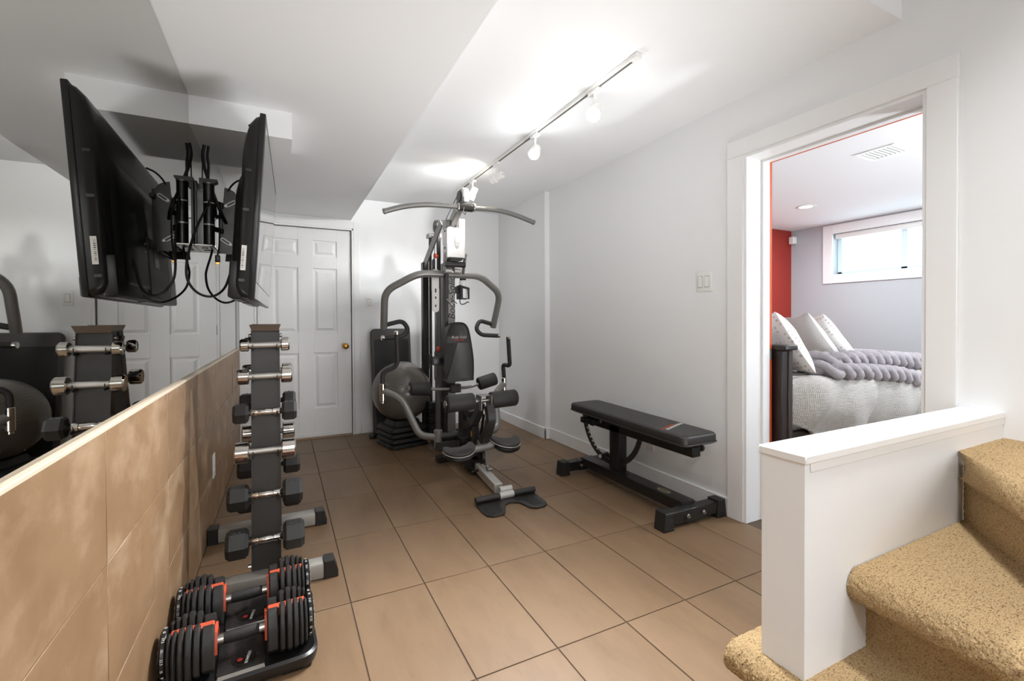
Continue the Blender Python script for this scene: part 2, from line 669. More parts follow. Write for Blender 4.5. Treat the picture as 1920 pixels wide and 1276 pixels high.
# baseboards
BH = .105
struct('baseboard_back', MB().box((.705, DEEP - .014, 0), (2.25, DEEP, BH), .003, 1), TRIM)
struct('baseboard_right', MB().box((2.236, 3.776, 0), (2.25, DEEP, BH), .003, 1).box((2.236, 3.776, 0), (RW, 3.79, BH), .003, 1)
       .box((RW - .014, 1.80, 0), (RW, 3.79, BH), .003, 1), TRIM)

# ---- back door
d1 = struct('door_1', MB().box((DX0 + .004, DEEP + .03, .012), (DX1 - .004, DEEP + .066, DZ - .004)), DOORM)
px_cols = [(-.075, .135), (.27, .485)]
rows = [(1.775, 1.925), (1.03, 1.655), (.29, .83)]
st = MB()
y0, y1 = DEEP + .018, DEEP + .032
xcuts = [DX0 + .004, px_cols[0][0], px_cols[0][1], px_cols[1][0], px_cols[1][1], DX1 - .004]
for k in (0, 2, 4):
    st.box((xcuts[k], y0, .012), (xcuts[k + 1], y1, DZ - .004), .002, 1)
zc = [.012, rows[2][0], rows[2][1], rows[1][0], rows[1][1], rows[0][0], rows[0][1], DZ - .004]
for k in (0, 2, 4, 6):
    for c in px_cols:
        st.box((c[0] - .001, y0, zc[k]), (c[1] + .001, y1, zc[k + 1]), .002, 1)
part('stile_frame', st, DOORM, d1)
for c in px_cols:
    for r_ in rows:
        mb = MB()
        a, b = Vector((c[0] + .012, y1 - .001, r_[0] + .012)), Vector((c[1] - .012, y1 - .001, r_[1] - .012))
        w, h = b.x - a.x, b.z - a.z
        V = [(a.x, y1, a.z), (b.x, y1, a.z), (b.x, y1, b.z), (a.x, y1, b.z)]
        i_ = .03
        V += [(a.x + i_, y0 + .002, a.z + i_), (b.x - i_, y0 + .002, a.z + i_), (b.x - i_, y0 + .002, b.z - i_), (a.x + i_, y0 + .002, b.z - i_)]
        mb.add(V, [(0, 1, 5, 4), (1, 2, 6, 5), (2, 3, 7, 6), (3, 0, 4, 7), (4, 5, 6, 7)])
        part('door_panel', mb, DOORM, d1, sharp=10)
kx, kz = .558, .89
kn = MB().lathe([(.028, 0), (.028, .006), (.012, .01), (.011, .03), (.026, .04), (.03, .055), (.024, .068), (.008, .073)], (kx, DEEP + .018, kz), (0, -1, 0), 20)
part('door_knob', kn, BRASS, d1, 'round brass knob')
for hz in (.3, 1.02, 1.75):
    part('door_hinge', MB().cyl((DX0 + .004, DEEP + .01, hz), (DX0 + .004, DEEP + .01, hz + .09), .006, 8), STEEL, d1)
part('door_sweep', MB().box((DX0 + .004, DEEP + .014, .012), (DX1 - .004, DEEP + .02, .05), .002, 1), TRIM, d1)
struct('trim_4', MB().box((DX1, DEEP - .016, 0), (DX1 + .02, DEEP + .02, DZ + .02), .003, 1).box((DX1 + .02, DEEP - .012, 0), (DX1 + .078, DEEP, DZ + .085), .003, 1)
       .box((DX0 - .02, DEEP - .016, DZ), (DX1 + .02, DEEP + .02, DZ + .02), .003, 1).box((DX0 - .078, DEEP - .012, DZ + .02), (DX1 + .02, DEEP, DZ + .085), .003, 1)
       .box((DX0 - .02, DEEP - .016, 0), (DX0, DEEP + .02, DZ + .02), .003, 1).box((LW, DEEP - .012, 0), (DX0 - .02, DEEP, DZ + .085), .003, 1), TRIM)
struct('trim_8', MB().box((DX0, DEEP - .03, -.002), (DX1, DEEP + .03, .012), .003, 1), Mat('threshold', (150, 126, 100), .5))

# ---- opening to the bedroom
cz = 2.138
struct('door_2', MB().box((RW - .018, OY1, 0), (RW + .001, OY1 + .098, OZ), .002, 1).box((RW - .018, OY0 - .095, 0), (RW + .001, OY0, OZ), .002, 1)
       .box((RW - .018, OY0 - .095, OZ), (RW + .001, OY1 + .098, cz), .002, 1)
       .box((RW - .006, OY1 - .016, 0), (WT, OY1 + .004, OZ - .016)).box((RW - .006, OY0 - .004, 0), (WT, OY0 + .016, OZ - .016)).box((RW - .006, OY0 - .003, OZ - .016), (WT, OY1 + .003, OZ + .004))
       .box((2.42, OY1 - .028, 0), (2.456, OY1 - .01, OZ - .01)).box((2.42, OY0 + .01, OZ - .028), (2.456, OY1 - .028, OZ - .01)), TRIM)
struct('trim_5', MB().box((WT, OY1 - .012, 0), (2.52, OY1 + .02, OZ)).box((WT, OY0 - .02, 0), (2.52, OY0 + .012, OZ)).box((WT, OY0, OZ - .012), (2.52, OY1, OZ + .02)), ORANGE)
single('strike_plate', MB().box((2.497, OY1 - .0145, .905), (2.517, OY1 - .0125, .965)).box((2.503, OY1 - .016, .925), (2.511, OY1 - .0135, .945)), STEEL,
       'small steel strike plate on the orange door jamb edge', 'latch plate', loc=(2.507, OY1, .93))

# ---- half wall with cap beside the stairs
HX, HY0, HY1, HZ = 1.135, .678, .79, .80
hw = struct('wall_half', MB().box((HX, HY0, .0), (RW, HY1, HZ - .022)), WHITE)
part('wall_cap', MB().box((HX - .006, HY0 - .007, HZ - .022), (RW, HY1 + .006, HZ), .003, 1), TRIM, hw)
struct('trim_6', MB().box((HX + .02, HY0 - .004, HZ - .045), (RW, HY0, HZ - .02), .002, 1), TRIM)


# ================================================================== STAIRS
def step(nose_line, back_poly, z, rise, seed, depth_nose=.03, drop=.085):
    """one carpeted step: nose_line = points of the front edge, back_poly = matching points at the back.
    a fine sheet runs tread -> rounded nose -> tucks under; returned with lumpy pile displacement"""
    mb = MB()
    N = 280
    A = smooth(nose_line, 130) if len(nose_line) > 2 else [Vector(nose_line[0]).lerp(Vector(nose_line[1]), k / N) for k in range(N + 1)]
    Bk = smooth(back_poly, 130) if len(back_poly) > 2 else [Vector(back_poly[0]).lerp(Vector(back_poly[1]), k / N) for k in range(len(A))]
    n = len(A)
    prof = []          # (distance forward from nose line, dz)
    for k in range(110):
        prof.append(('t', 1 - k / 110))
    R = drop / 2
    for k in range(27):
        a = math.pi * k / 26
        prof.append(('n', R * math.sin(a), -R + R * math.cos(a)))
    for k in range(1, 6):
        prof.append(('n', -.03 * k / 5, -drop))
    V, F = [], []
    for i in range(n):
        a, b = A[i], Bk[i]
        back = (b - a)
        L = back.length
        bd = back.normalized() if L else Vector((0, 1, 0))
        for p in prof:
            if p[0] == 't':
                q = a.lerp(b, p[1])
                q.z = z
            else:
                q = a - bd * p[1]
                q.z = z + p[2]
            nz = noise.noise(q * 55 + Vector((seed, 0, 0))) * .0016 + noise.noise(q * 190) * (.002 if p[0] == 't' else .0044)
            up = Vector((0, 0, 1)) if p[0] == 't' else (-bd * p[1] + Vector((0, 0, p[2] + R))).normalized()
            q = q + up * nz
            V.append(q)
    m_ = len(prof)
    for i in range(n - 1):
        for k in range(m_ - 1):
            F.append((i * m_ + k, (i + 1) * m_ + k, (i + 1) * m_ + k + 1, i * m_ + k + 1))
    return mb.add(V, F)


def riser(line, z0, z1, seed):
    mb = MB()
    N, K = 200, 60
    A, B_ = Vector(line[0]), Vector(line[1])
    nrm = (B_ - A).cross(Vector((0, 0, 1))).normalized()
    V, F = [], []
    for i in range(N + 1):
        for k in range(K + 1):
            q = A.lerp(B_, i / N)
            q.z = z0 + (z1 - z0) * k / K
            V.append(q + nrm * (noise.noise(q * 60 + Vector((seed, 3, 0))) * .0012 + noise.noise(q * 190) * .0022))
    for i in range(N):
        for k in range(K):
            F.append((i * (K + 1) + k, (i + 1) * (K + 1) + k, (i + 1) * (K + 1) + k + 1, i * (K + 1) + k + 1))
    return mb.add(V, F)


Z1, Z2, Z3 = .245, .475, .705
PIV = Vector((1.27, .15, 0))
stairs = struct('staircase', MB().box((1.42, -.3, 0), (RW, HY0, Z1 - .02)).box((1.45, -.35, 0), (RW, .6, Z1 - .03)), CARPET)


def flat(x, y):
    return Vector((x, y, 0))


n2a, n2b = flat(1.357, HY0 - .002), flat(1.245, -.05)
r2a, r2b = flat(1.405, HY0 - .002), flat(1.29, -.05)
n3a, n3b = flat(1.945, HY0 - .002), flat(1.33, .17)
r3a, r3b = flat(1.985, HY0 - .002), flat(1.37, .17)
part('stair_tread', step([flat(1.118, .86), flat(1.118, .6), flat(1.118, -.1)], [flat(1.46, .86), flat(1.46, .6), flat(1.46, -.1)], Z1, .2, 1), CARPET, stairs)
part('stair_tread', step([n2a, n2b], [flat(2.06, HY0 - .002), flat(1.45, .1)], Z2, .2, 2), CARPET, stairs)
part('stair_tread', step([n3a, n3b], [flat(RW, HY0 + .3), flat(RW, -.1)], Z3, .2, 3), CARPET, stairs)
part('stair_riser', riser((flat(1.136, .8), flat(1.136, -.1)), 0, Z1 - .05, 4), CARPET, stairs)
part('stair_riser', riser((r2a, r2b), Z1 - .01, Z2 - .05, 5), CARPET, stairs)
part('stair_riser', riser((r3a, r3b), Z2 - .01, Z3 - .05, 6), CARPET, stairs)

# ================================================================== BEDROOM SHELL
BX, BY, BC = 5.5, 3.45, 2.2
WY0, WY1, WZ0, WZ1 = 1.50, 2.98, 1.635, 2.085
struct('wall_bedroom', MB().box((BX, -1, 0), (BX + .25, WY0, 2.4)).box((BX, WY1, 0), (BX + .25, BY + .2, 2.4)).box((BX, WY0, 0), (BX + .25, WY1, WZ0)).box((BX, WY0, WZ1), (BX + .25, WY1, 2.4)), BEDWALL)
struct('wall_red', MB().box((2.5, BY, 0), (BX + .2, BY + .12, 2.4)), RED)
struct('wall_bedroom_front', MB().box((2.5, -1.1, 0), (BX + .2, -1, 2.4)), BEDWALL)
struct('ceiling_bedroom', MB().box((2.5, -1.1, BC), (BX + .2, BY + .12, BC + .1)), CEILM)
fr = MB()
for (a, b, c, d) in ((WY0 - .1, WY0, WZ0 - .1, WZ1 + .1), (WY1, WY1 + .1, WZ0 - .1, WZ1 + .1)):
    fr.box((BX - .018, a, c), (BX, b, d), .003, 1)
fr.box((BX - .018, WY0, WZ1), (BX, WY1, WZ1 + .1), .003, 1).box((BX - .018, WY0, WZ0 - .1), (BX, WY1, WZ0), .003, 1)
win = struct('window_1', fr, TRIM)
UPVC = Mat('window_vinyl', (214, 232, 238), .4)
sash = MB()
for (a, b) in ((WY0, WY0 + .035), (WY1 - .045, WY1), (2.335, 2.39)):
    sash.box((BX + .09, a, WZ0), (BX + .13, b, WZ1), .003, 1)
sash.box((BX + .09, WY0, WZ0), (BX + .13, WY1, WZ0 + .03), .003, 1).box((BX + .09, WY0, WZ1 - .03), (BX + .13, WY1, WZ1), .003, 1)
part('window_sash', sash, UPVC, win)
for (a, b) in ((WY0 + .03, 2.34), (2.385, WY1 - .04)):
    part('window_pane', MB().box((BX + .108, a, WZ0 + .025), (BX + .112, b, WZ1 - .025)), GLASS, win)
part('window_blind', MB().box((BX + .02, WY0 + .01, WZ1 - .055), (BX + .07, WY1 - .01, WZ1 - .002), .006, 2), WPLAST, win)

# ceiling vent, pot light, corner sensor
vt = thing('ceiling_vent', 'white slotted air vent set in the bedroom ceiling', 'vent', (3.43, 1.56, BC - .006))
vf = MB()
vx0, vx1, vy0, vy1 = 3.32, 3.55, 1.455, 1.685
for (a, b, c, d) in ((vx0, vx1, vy0, vy0 + .03), (vx0, vx1, vy1 - .03, vy1), (vx0, vx0 + .03, vy0 + .03, vy1 - .03), (vx1 - .03, vx1, vy0 + .03, vy1 - .03)):
    vf.box((a, c, BC - .008), (b, d, BC - .001), .002, 1)
part('vent_frame', vf, WPLAST, vt)
part('vent_duct', MB().box((vx0 + .03, vy0 + .03, BC - .0012), (vx1 - .03, vy1 - .03, BC - .0006)), Mat('vent_dark', (70, 70, 72), .8), vt)
for k in range(7):
    yy = vy0 + .044 + k * .0235
    part('vent_slat', MB().bar((vx0 + .03, yy, BC - .005), (vx1 - .03, yy, BC - .005), .012, .0016, 0, (0, .5, 1)), WPLAST, vt)
pl = thing('pot_light', 'small round recessed pot light in the bedroom ceiling', 'ceiling light', (4.43, 2.64, BC))
part('trim_ring', MB().lathe([(.055, -.001), (.085, -.001), (.085, -.005), (.08, -.008), (.058, -.006)], (4.43, 2.64, BC), seg=28, caps=False), WPLAST, pl)
part('lamp_face', MB().lathe([(.0, -.0012), (.056, -.0012), (.056, -.0022), (0, -.0022)], (4.43, 2.64, BC), seg=24, caps=False), EMIT2, pl)
single('motion_sensor', MB().box((BX - .07, BY - .075, 2.035), (BX - .005, BY - .005, 2.125), .014, 3), WPLAST,
       'small white motion sensor in the corner where red wall meets grey wall', 'sensor', loc=(BX - .04, BY - .04, 2.08))

# ================================================================== FIXTURES
TRX = 1.485
tr = thing('track_rail', 'long white track lighting rail along the ceiling', 'track light', (TRX, 2.9, CEIL))
part('rail', MB().box((TRX - .018, 1.66, CEIL - .02), (TRX + .018, 4.1, CEIL - .0005), .002, 1), WPLAST, tr)
part('rail_slot', MB().box((TRX - .006, 1.68, CEIL - .0212), (TRX + .006, 4.08, CEIL - .0195)), Mat('slot_dark', (96, 94, 92), .6), tr)
part('feed_cap', MB().box((TRX - .02, 1.64, CEIL - .024), (TRX + .02, 1.69, CEIL - .0005), .003, 1), WPLAST, tr)


def spot_head(pos_y, aim, label, on, drop=.11, energy=0, cone=70, blend=.4, glow=0):
    base = Vector((TRX, pos_y, CEIL - .02))
    t = thing('track_spotlight', label, 'track light', base, 'track spotlights')
    piv = base - Vector((0, 0, drop))
    part('adapter', MB().box(base + Vector((-.016, -.045, -.022)), base + Vector((.016, .045, -.0015)), .004, 1), WPLAST, t)
    part('stem', MB().cyl(base - Vector((0, 0, .02)), piv, .007, 10), WPLAST, t)
    d = Vector(aim).normalized()
    p0 = piv - d * .045
    part('lamp_shade', MB().lathe([(.006, -.012), (.026, -.01), (.03, 0), (.03, .05), (.036, .055), (.036, .1), (.032, .1), (.031, .06), (.0, .058)], p0, d, 24, caps=False), WPLAST, t)
    part('lamp_face', MB().lathe([(0, .085), (.0315, .085), (.0315, .0865), (0, .0865)], p0, d, 20, caps=False), EMIT if on else WPLAST, t)
    if glow:
        light('bulb_spill', 'POINT', p0 + d * .14, glow, WARM, None, .04)  # extra point light imitating bloom around the lit head
    if energy:
        lp = p0 + d * .12
        light('spot_lamp', 'SPOT', lp, energy, WARM, lp + d, .03, spot_size=math.radians(cone), spot_blend=blend)
    return t


spot_head(1.98, (-.85, -.75, -1.15), 'lit white track spotlight nearest the camera, facing the viewer', True, energy=64, cone=80, blend=.9, glow=.5)
spot_head(2.62, (-.85, -.95, -1.1), 'lit white track spotlight, second along the rail, facing the viewer', True, energy=50, cone=90, blend=.9, glow=.5)
spot_head(3.22, (-.5, .85, -.22), 'white cylindrical track spotlight turned away towards the back door', True, energy=8, cone=95, blend=.8)
spot_head(3.72, (-.3, .35, -.8), 'white track spotlight hanging just above the top of the gym machine', True, energy=8, cone=110, blend=.6)

for k, (dx, dy) in enumerate(DOWN):  # bodies modelled for the added soffit fill lights
    t = thing('downlight', ['round recessed downlight in the soffit beside the mirror', 'round recessed downlight in the soffit far behind the camera'][k], 'ceiling light', (dx, dy, SOFF))
    part('trim_ring', MB().lathe([(.07, -.001), (.09, -.001), (.09, -.005), (.072, -.008)], (dx, dy, SOFF), seg=28, caps=False), WPLAST, t)
    part('lamp_face', MB().lathe([(.0, -.001), (.07, -.001), (.07, -.002), (0, -.002)], (dx, dy, SOFF), seg=24, caps=False), EMIT2, t)


def plate(name, label, cat, c, n_axis, w, h, toggles, slots=False, mat=WPLAST):
    """wall plate centred on c; n_axis 'x-' faces -x, 'y-' faces -y, 'x+' faces +x"""
    X, Y = {'x-': ((0, -1, 0), (0, 0, 1)), 'y-': ((1, 0, 0), (0, 0, 1)), 'x+': ((0, 1, 0), (0, 0, 1))}[n_axis]
    M = frame(c, X, Y)
    t = thing(name, label, cat, c)
    part('plate', MB().box((-w / 2, -h / 2, 0), (w / 2, h / 2, .006), .0025, 2, M), mat, t)
    for k, tx in enumerate(toggles):
        if slots:
            for dz in (-.02, .02):
                part('socket', MB().box((tx - .016, dz - .013, .005), (tx + .016, dz + .013, .0075), .003, 2, M), mat, t)
        else:
            part('rocker_frame', MB().box((tx - .0185, -.036, .0055), (tx + .0185, .036, .007), .001, 1, M), Mat('switch_gap', (190, 189, 186), .5), t)
            part('rocker', MB().box((tx - .015, -.031, .006), (tx + .015, .031, .0105), .002, 1, M), mat, t)
    return t


sw = plate('light_switch', 'white two-gang switch plate on the right wall beside the bedroom opening', 'switch', (RW, 1.978, 1.365), 'x-', .116, .118, (-.024, .024))
part('slider', MB().box((RW - .016, 1.998, 1.385), (RW - .008, 2.008, 1.40), .002, 1), WPLAST, sw)
plate('light_switch', 'white single rocker switch on the back wall right of the door', 'switch', (.79, DEEP, 1.33), 'y-', .07, .116, (0,))
plate('wall_outlet', 'white outlet plate low on the right wall behind the weight bench', 'outlet', (RW, 2.44, .285), 'x-', .072, .115, (0,), True)
plate('wall_outlet', 'white outlet plate on the tan tiled wall beside the dumbbell rack', 'outlet', (LW, 3.04, .33), 'x+', .075, .13, (0,), True)
single('access_cover', MB().box((LW, 4.17, .56), (LW + .003, 4.27, .81), .0015, 1), Mat('cover_tan', (160, 128, 96), .45),
       'narrow tan cover plate near the far end of the tiled wall', 'cover plate', loc=(LW, 4.22, .68))


# ================================================================== TELEVISION, MOUNT AND CABLES
th = math.radians(1.0)
bot = Vector((-.102, 2.12, 1.222))
Uv = Vector((math.sin(th), math.cos(th), 0))
Wv = Vector((.049, 0, .757)).normalized()
TVM = frame(bot, Uv, Wv)                      # local x along the set, y up, z = towards the room (screen side)
TL, TH_ = 1.25, .757
tv = thing('television', 'large black flat television on the mirror wall, seen edge-on from its side', 'television', bot)
part('bezel', MB().box((0, 0, -.022), (TL, TH_, 0), .004, 2, TVM), Mat('tv_bezel', (20, 20, 21), .3), tv)
part('screen', MB().box((.035, .075, -.002), (TL - .045, TH_ - .035, .0006), 0, 1, TVM), TVGLASS, tv)
part('chin', MB().box((.004, .004, -.002), (TL - .004, .07, .002), .001, 1, TVM), Mat('tv_gloss', (60, 60, 62), .06, coat=.6), tv)


def loft(layers, M, n=6):
    mb = MB()
    rings = []
    for (u0, u1, w0, w1, r, t) in layers:
        rings.append([(p[0], p[1], -t) for p in rounded(u1 - u0, w1 - w0, r, n, (u0 + u1) / 2, (w0 + w1) / 2)])
    k = len(rings[0])
    V = [p for q in rings for p in q]
    F = []
    for i in range(len(rings) - 1):
        for j in range(k):
            F.append((i * k + j, i * k + (j + 1) % k, (i + 1) * k + (j + 1) % k, (i + 1) * k + j))
    F.append(tuple(range(k)))
    F.append(tuple((len(rings) - 1) * k + j for j in range(k)))
    return mb.add(V, F, M)


part('back_shell', loft([(.006, TL - .006, .004, TH_ - .006, .02, .02), (.008, TL - .008, .006, TH_ - .012, .03, .036), (.014, TL - .014, .012, TH_ - .035, .04, .056), (.03, TL - .03, .02, TH_ - .075, .05, .07),
                         (.06, TL - .06, .03, TH_ - .12, .05, .078), (.2, TL - .2, .1, TH_ - .2, .05, .086)], TVM), TVBACK, tv, sharp=50)
part('back_hump', loft([(.10, TL - .10, .04, TH_ - .19, .06, .07), (.12, TL - .12, .05, TH_ - .23, .06, .092), (.16, TL - .16, .06, TH_ - .27, .05, .104)], TVM), TVBACK, tv, sharp=50)
part('speaker_box', MB().box((.035, .002, -.098), (TL - .05, .155, -.05), .01, 2, TVM), PLASTIC, tv)
pp = part('port_panel', MB().box((.52, .02, -.1075), (.98, .30, -.09), .002, 1, TVM).box((.52, .02, -.1085), (.62, .15, -.1), .001, 1, TVM), TVBOX, tv)
part('jack', MB().box((.62, .17, -.1095), (.72, .27, -.107), 0, 1, TVM), BLACK, pp)
for k in range(4):
    part('jack', MB().box((.76 + .045 * k, .07, -.1095), (.785 + .045 * k, .095, -.107), 0, 1, TVM), BLACK, pp)
for k in range(2):
    part('jack', MB().lathe([(.006, 0), (.006, .006), (.003, .006), (.003, 0)], TVM @ Vector((.46, .22 + .035 * k, -.107)), TVM.to_3x3() @ Vector((0, 0, -1)), 12), STEEL, tv)
for (w_) in (.075, .36, .52, .70):
    part('vent_slot', MB().prism(rounded(.03, .011, .005, 3), TVM @ Vector((.0088 if w_ < .6 else .014, w_, -.046)), TVM.to_3x3() @ Vector((0, 0, 1)), TVM.to_3x3() @ Vector((0, 1, 0)), -.004), BLACK, tv)
ss = part('serial_sticker', MB().box((.0115, .115, -.056), (.0135, .215, -.038), 0, 1, TVM @ Matrix.Translation((-.006, 0, 0))), PAPER, tv)
bars = MB()
for k in range(12):
    w_ = .125 + .0068 * k
    bars.box((.0048, w_, -.053), (.0056, w_ + random.choice((.0015, .003)), -.046), 0, 1, TVM)
part('barcode', bars, INK, ss)
part('bottom_vent', MB().box((.06, -.0015, -.085), (.4, .001, -.055), 0, 1, TVM).box((.5, -.0015, -.085), (.95, .001, -.055), 0, 1, TVM), BLACK, tv)

MY = 2.66
mt = thing('tv_wall_mount', 'black articulated wall mount holding the television off the mirror', 'tv mount', (MIR, MY, 1.62))
part('wall_plate', MB().box((MIR, MY - .06, 1.50), (MIR + .012, MY + .16, 1.80), .003, 1), BLACK, mt)
part('wall_cap', MB().box((MIR, MY - .075, 1.492), (MIR + .075, MY + .18, 1.500), .002, 1).cyl((MIR + .035, MY, 1.488), (MIR + .035, MY, 1.494), .012, 10).cyl((MIR + .035, MY + .08, 1.488), (MIR + .035, MY + .08, 1.494), .012, 10), STEEL, mt)
tb = Vector((-.315, MY - .01, 0))
part('pivot_tube', MB().cyl(tb + Vector((0, 0, 1.505)), tb + Vector((0, 0, 1.80)), .0235, 20, .003), BLACK, mt)
for z_ in (1.60, 1.705):
    part('tube_ring', MB().cyl(tb + Vector((0, 0, z_)), tb + Vector((0, 0, z_ + .006)), .0248, 20), SILVER, mt)
part('tube_cap', MB().cyl(tb + Vector((0, 0, 1.797)), tb + Vector((0, 0, 1.804)), .0255, 20, .002), STEEL, mt)
part('pivot_flange', MB().prism([(0, 0), (.075, .05), (.075, .06), (-.0, .06)], (MIR + .012, MY, 1.77), (1, 0, 0), (0, 0, 1), -.05), BLACK, mt)
arm = MB()
a0, a1 = Vector((-.30, MY - .005, 0)), Vector((-.235, MY + .10, 0))
for (zz0, zz1) in ((1.575, 1.60), (1.645, 1.662), (1.70, 1.73)):
    arm.bar(a0 + Vector((0, 0, (zz0 + zz1) / 2)), a1 + Vector((0, 0, (zz0 + zz1) / 2)), .008, zz1 - zz0, .002)
for k in (0, .45, 1):
    q = a0.lerp(a1, k)
    arm.bar(q + Vector((0, 0, 1.575)), q + Vector((0, 0, 1.73)), .008, .012, .002, (1, 0, 0))
part('swing_arm', arm, BLACK, mt)
for dy in (0, .33):
    yb = MY + .055 + dy
    pl_ = [(-.287, 1.475), (-.19, 1.475), (-.186, 1.60), (-.186, 1.765), (-.20, 1.77), (-.213, 1.79), (-.233, 1.803), (-.256, 1.808), (-.27, 1.64)]
    br = part('tilt_bracket', MB().prism(pl_, (0, yb, 0), (1, 0, 0), (0, 0, 1), .004), GYMDARK, mt)
    for (cx, cz_, an) in ((-.232, 1.727, 35), (-.25, 1.535, -35)):
        M = Matrix.Translation((cx, yb - .003, cz_)) @ Matrix.Rotation(math.radians(-an), 4, 'Y')
        slot = MB()
        o_ = rounded(.058, .018, .0088, 5)
        i_ = rounded(.05, .010, .0048, 5)
        n_ = len(o_)
        slot.add([(p[0], 0, p[1]) for p in o_] + [(p[0], 0, p[1]) for p in i_] + [(p[0], -.003, p[1]) for p in o_] + [(p[0], -.003, p[1]) for p in i_],
                 [f for k in range(n_) for f in ((2 * n_ + k, 2 * n_ + (k + 1) % n_, 3 * n_ + (k + 1) % n_, 3 * n_ + k), (k, (k + 1) % n_, 2 * n_ + (k + 1) % n_, 2 * n_ + k))], M)
        part('slot_rim', slot, SILVER, br)
        q = M @ Vector((.022 * (-1 if an > 0 else 1), -.004, 0))
        part('bolt', MB().cyl(q, q + Vector((0, -.006, 0)), .0085, 12, .002), SILVER, br)
part('vesa_rail', MB().box((-.202, MY + .02, 1.48), (-.182, MY + .42, 1.50), .002, 1).box((-.202, MY + .02, 1.72), (-.182, MY + .42, 1.74), .002, 1), BLACK, mt)

cab = [
    ('black cable bundle dropping from the duct box to the mount', [at(383, 272, y=2.70), at(380, 292, y=2.70), at(383, 312, y=2.69), at(390, 335, y=2.68), at(402, 368, y=2.67), at(413, 396, y=2.66), at(425, 420, y=2.72), at(434, 430, y=2.8), at(446, 428, y=2.85)], .0075),
    ('black cable hanging straight from the duct box beside the bundle', [at(391, 274, y=2.72), at(389, 292, y=2.72), at(391, 310, y=2.72), at(391, 340, y=2.71), at(399, 372, y=2.70), at(404, 392, y=2.7), at(406, 410, y=2.7)], .006),
    ('thin straight black wire from the duct box to the mount top', [at(380, 296, y=2.695), at(379.5, 320, y=2.69), at(379, 346, y=2.69)], .003),
    ('black cable looping from the mount to the bottom of the television', [at(399, 428, y=2.70), at(398, 468, y=2.70), at(389, 500, y=2.69), at(386, 516, y=2.68), at(390, 540, y=2.66), at(403, 558, y=2.62), at(420, 567, y=2.58), at(437, 564, y=2.55), at(449, 553, y=2.52), at(456, 540, y=2.5)], .005),
    ('black cable swinging from the television across to the mirror', [at(459, 468, y=2.42), at(447, 481, y=2.40), at(434, 507, y=2.36), at(422, 538, y=2.33), at(405, 553, y=2.30), at(386, 555, y=2.28), at(366, 545, y=2.26), at(352, 525, y=2.26), at(349.5, 500, y=2.27), at(355, 468, y=2.30), at(368, 428, y=2.40), at(384, 395, y=2.55), at(394, 375, y=2.62)], .005),
    ('thin black cable arching from the bracket top to the television', [at(415, 420, y=2.74), at(418, 395, y=2.73), at(423, 370, y=2.72), at(432, 351, y=2.71), at(444, 340, y=2.70), at(458, 336, y=2.70)], .0045),
]
for (lb, pts, r_) in cab:
    single('cable', MB().spline(pts, r_, 8, 6), CABLE, lb, 'cable', 'black cables around the television mount', loc=pts[0])
hp = [at(411, 398, y=2.645), at(411.5, 430, y=2.645), at(411, 460, y=2.645), at(408, 478, y=2.645)]
hd = thing('video_cable', 'thin black video cable hanging with a free plug on its end', 'cable', hp[0])
part('cord', MB().spline(hp, .0035, 8, 6), CABLE, hd)
e = hp[-1]
part('plug', MB().box(e + Vector((-.011, -.006, -.035)), e + Vector((.011, .006, 0)), .004, 2), PLASTIC, hd)
part('plug_tip', MB().box(e + Vector((-.008, -.003, -.046)), e + Vector((.008, .003, -.034)), .001, 1), BRASS, hd)

# ================================================================== DUMBBELL RACK
RY0, RY1, RX = 2.225, 2.36, -.071            # front face of the front column: foot, top
RTOP = 1.105
rk = thing('dumbbell_rack', 'dark upright A-frame dumbbell rack on two grey feet by the tiled wall', 'dumbbell rack', (RX, 2.5, 0))
FY, BYY = 2.2, 2.79


def ycol(z):
    return RY0 + (RY1 - RY0) * z / RTOP


def yback(z):
    return 2.77 - (2.77 - 2.48) * z / RTOP


cw = .0535


def channel(fy, s):
    mb = MB()
    for (xa, xb, ya, yb) in ((-cw, cw, 0, .004), (-cw - .003, -cw + .001, -.006, .045), (cw - .001, cw + .003, -.006, .045)):
        V = []
        for z_ in (.05, RTOP - .01):
            y_ = fy(z_)
            V += [(RX + xa, y_ + s * ya, z_), (RX + xb, y_ + s * ya, z_), (RX + xb, y_ + s * yb, z_), (RX + xa, y_ + s * yb, z_)]
        mb.add(V, [(0, 1, 2, 3), (4, 5, 6, 7), (0, 1, 5, 4), (1, 2, 6, 5), (2, 3, 7, 6), (3, 0, 4, 7)])
    return mb


part('column', channel(ycol, 1), RACKM, rk)
part('column', channel(yback, -1), RACKM, rk)
top = MB().box((RX - .056, RY1 - .01, RTOP - .012), (RX + .056, 2.49, RTOP - .004), .002, 1)
top.prism([(-.053, 0), (.053, 0), (.062, .03), (-.062, .03)], (RX, RY1 - .014, RTOP - .012), (1, 0, 0), (0, -.45, 1), .004)
top.prism([(-.053, 0), (.053, 0), (.062, .03), (-.062, .03)], (RX, 2.49, RTOP - .012), (1, 0, 0), (0, .45, 1), .004)
part('top_bracket', top, Mat('rack_top', (96, 84, 72), .4, .3), rk)
for sx in (-1, 1):
    for y_ in (RY1 + .008, 2.46):
        part('bolt', MB().cyl((RX + sx * .056, y_, RTOP - .035), (RX + sx * .068, y_, RTOP - .035), .008, 10, .002), STEEL, rk)
for y_ in (FY, BYY):
    part('foot', MB().box((RX - .235, y_ - .035, .004), (RX + .225, y_ + .035, .072), .006, 2), FOOTM, rk)
    for s in (-1, 1):
        xe = RX + (.225 if s > 0 else -.235)
        cap = [(0, .0), (.058, 0), (.058, .03), (.042, .078), (0, .078)] if s > 0 else [(0, 0), (0, .078), (-.042, .078), (-.046, .03), (-.046, 0)]
        part('foot_cap', MB().prism(cap, (xe, y_ + .0385, 0), (1, 0, 0), (0, 0, 1), .077, .003), BLACK, rk)
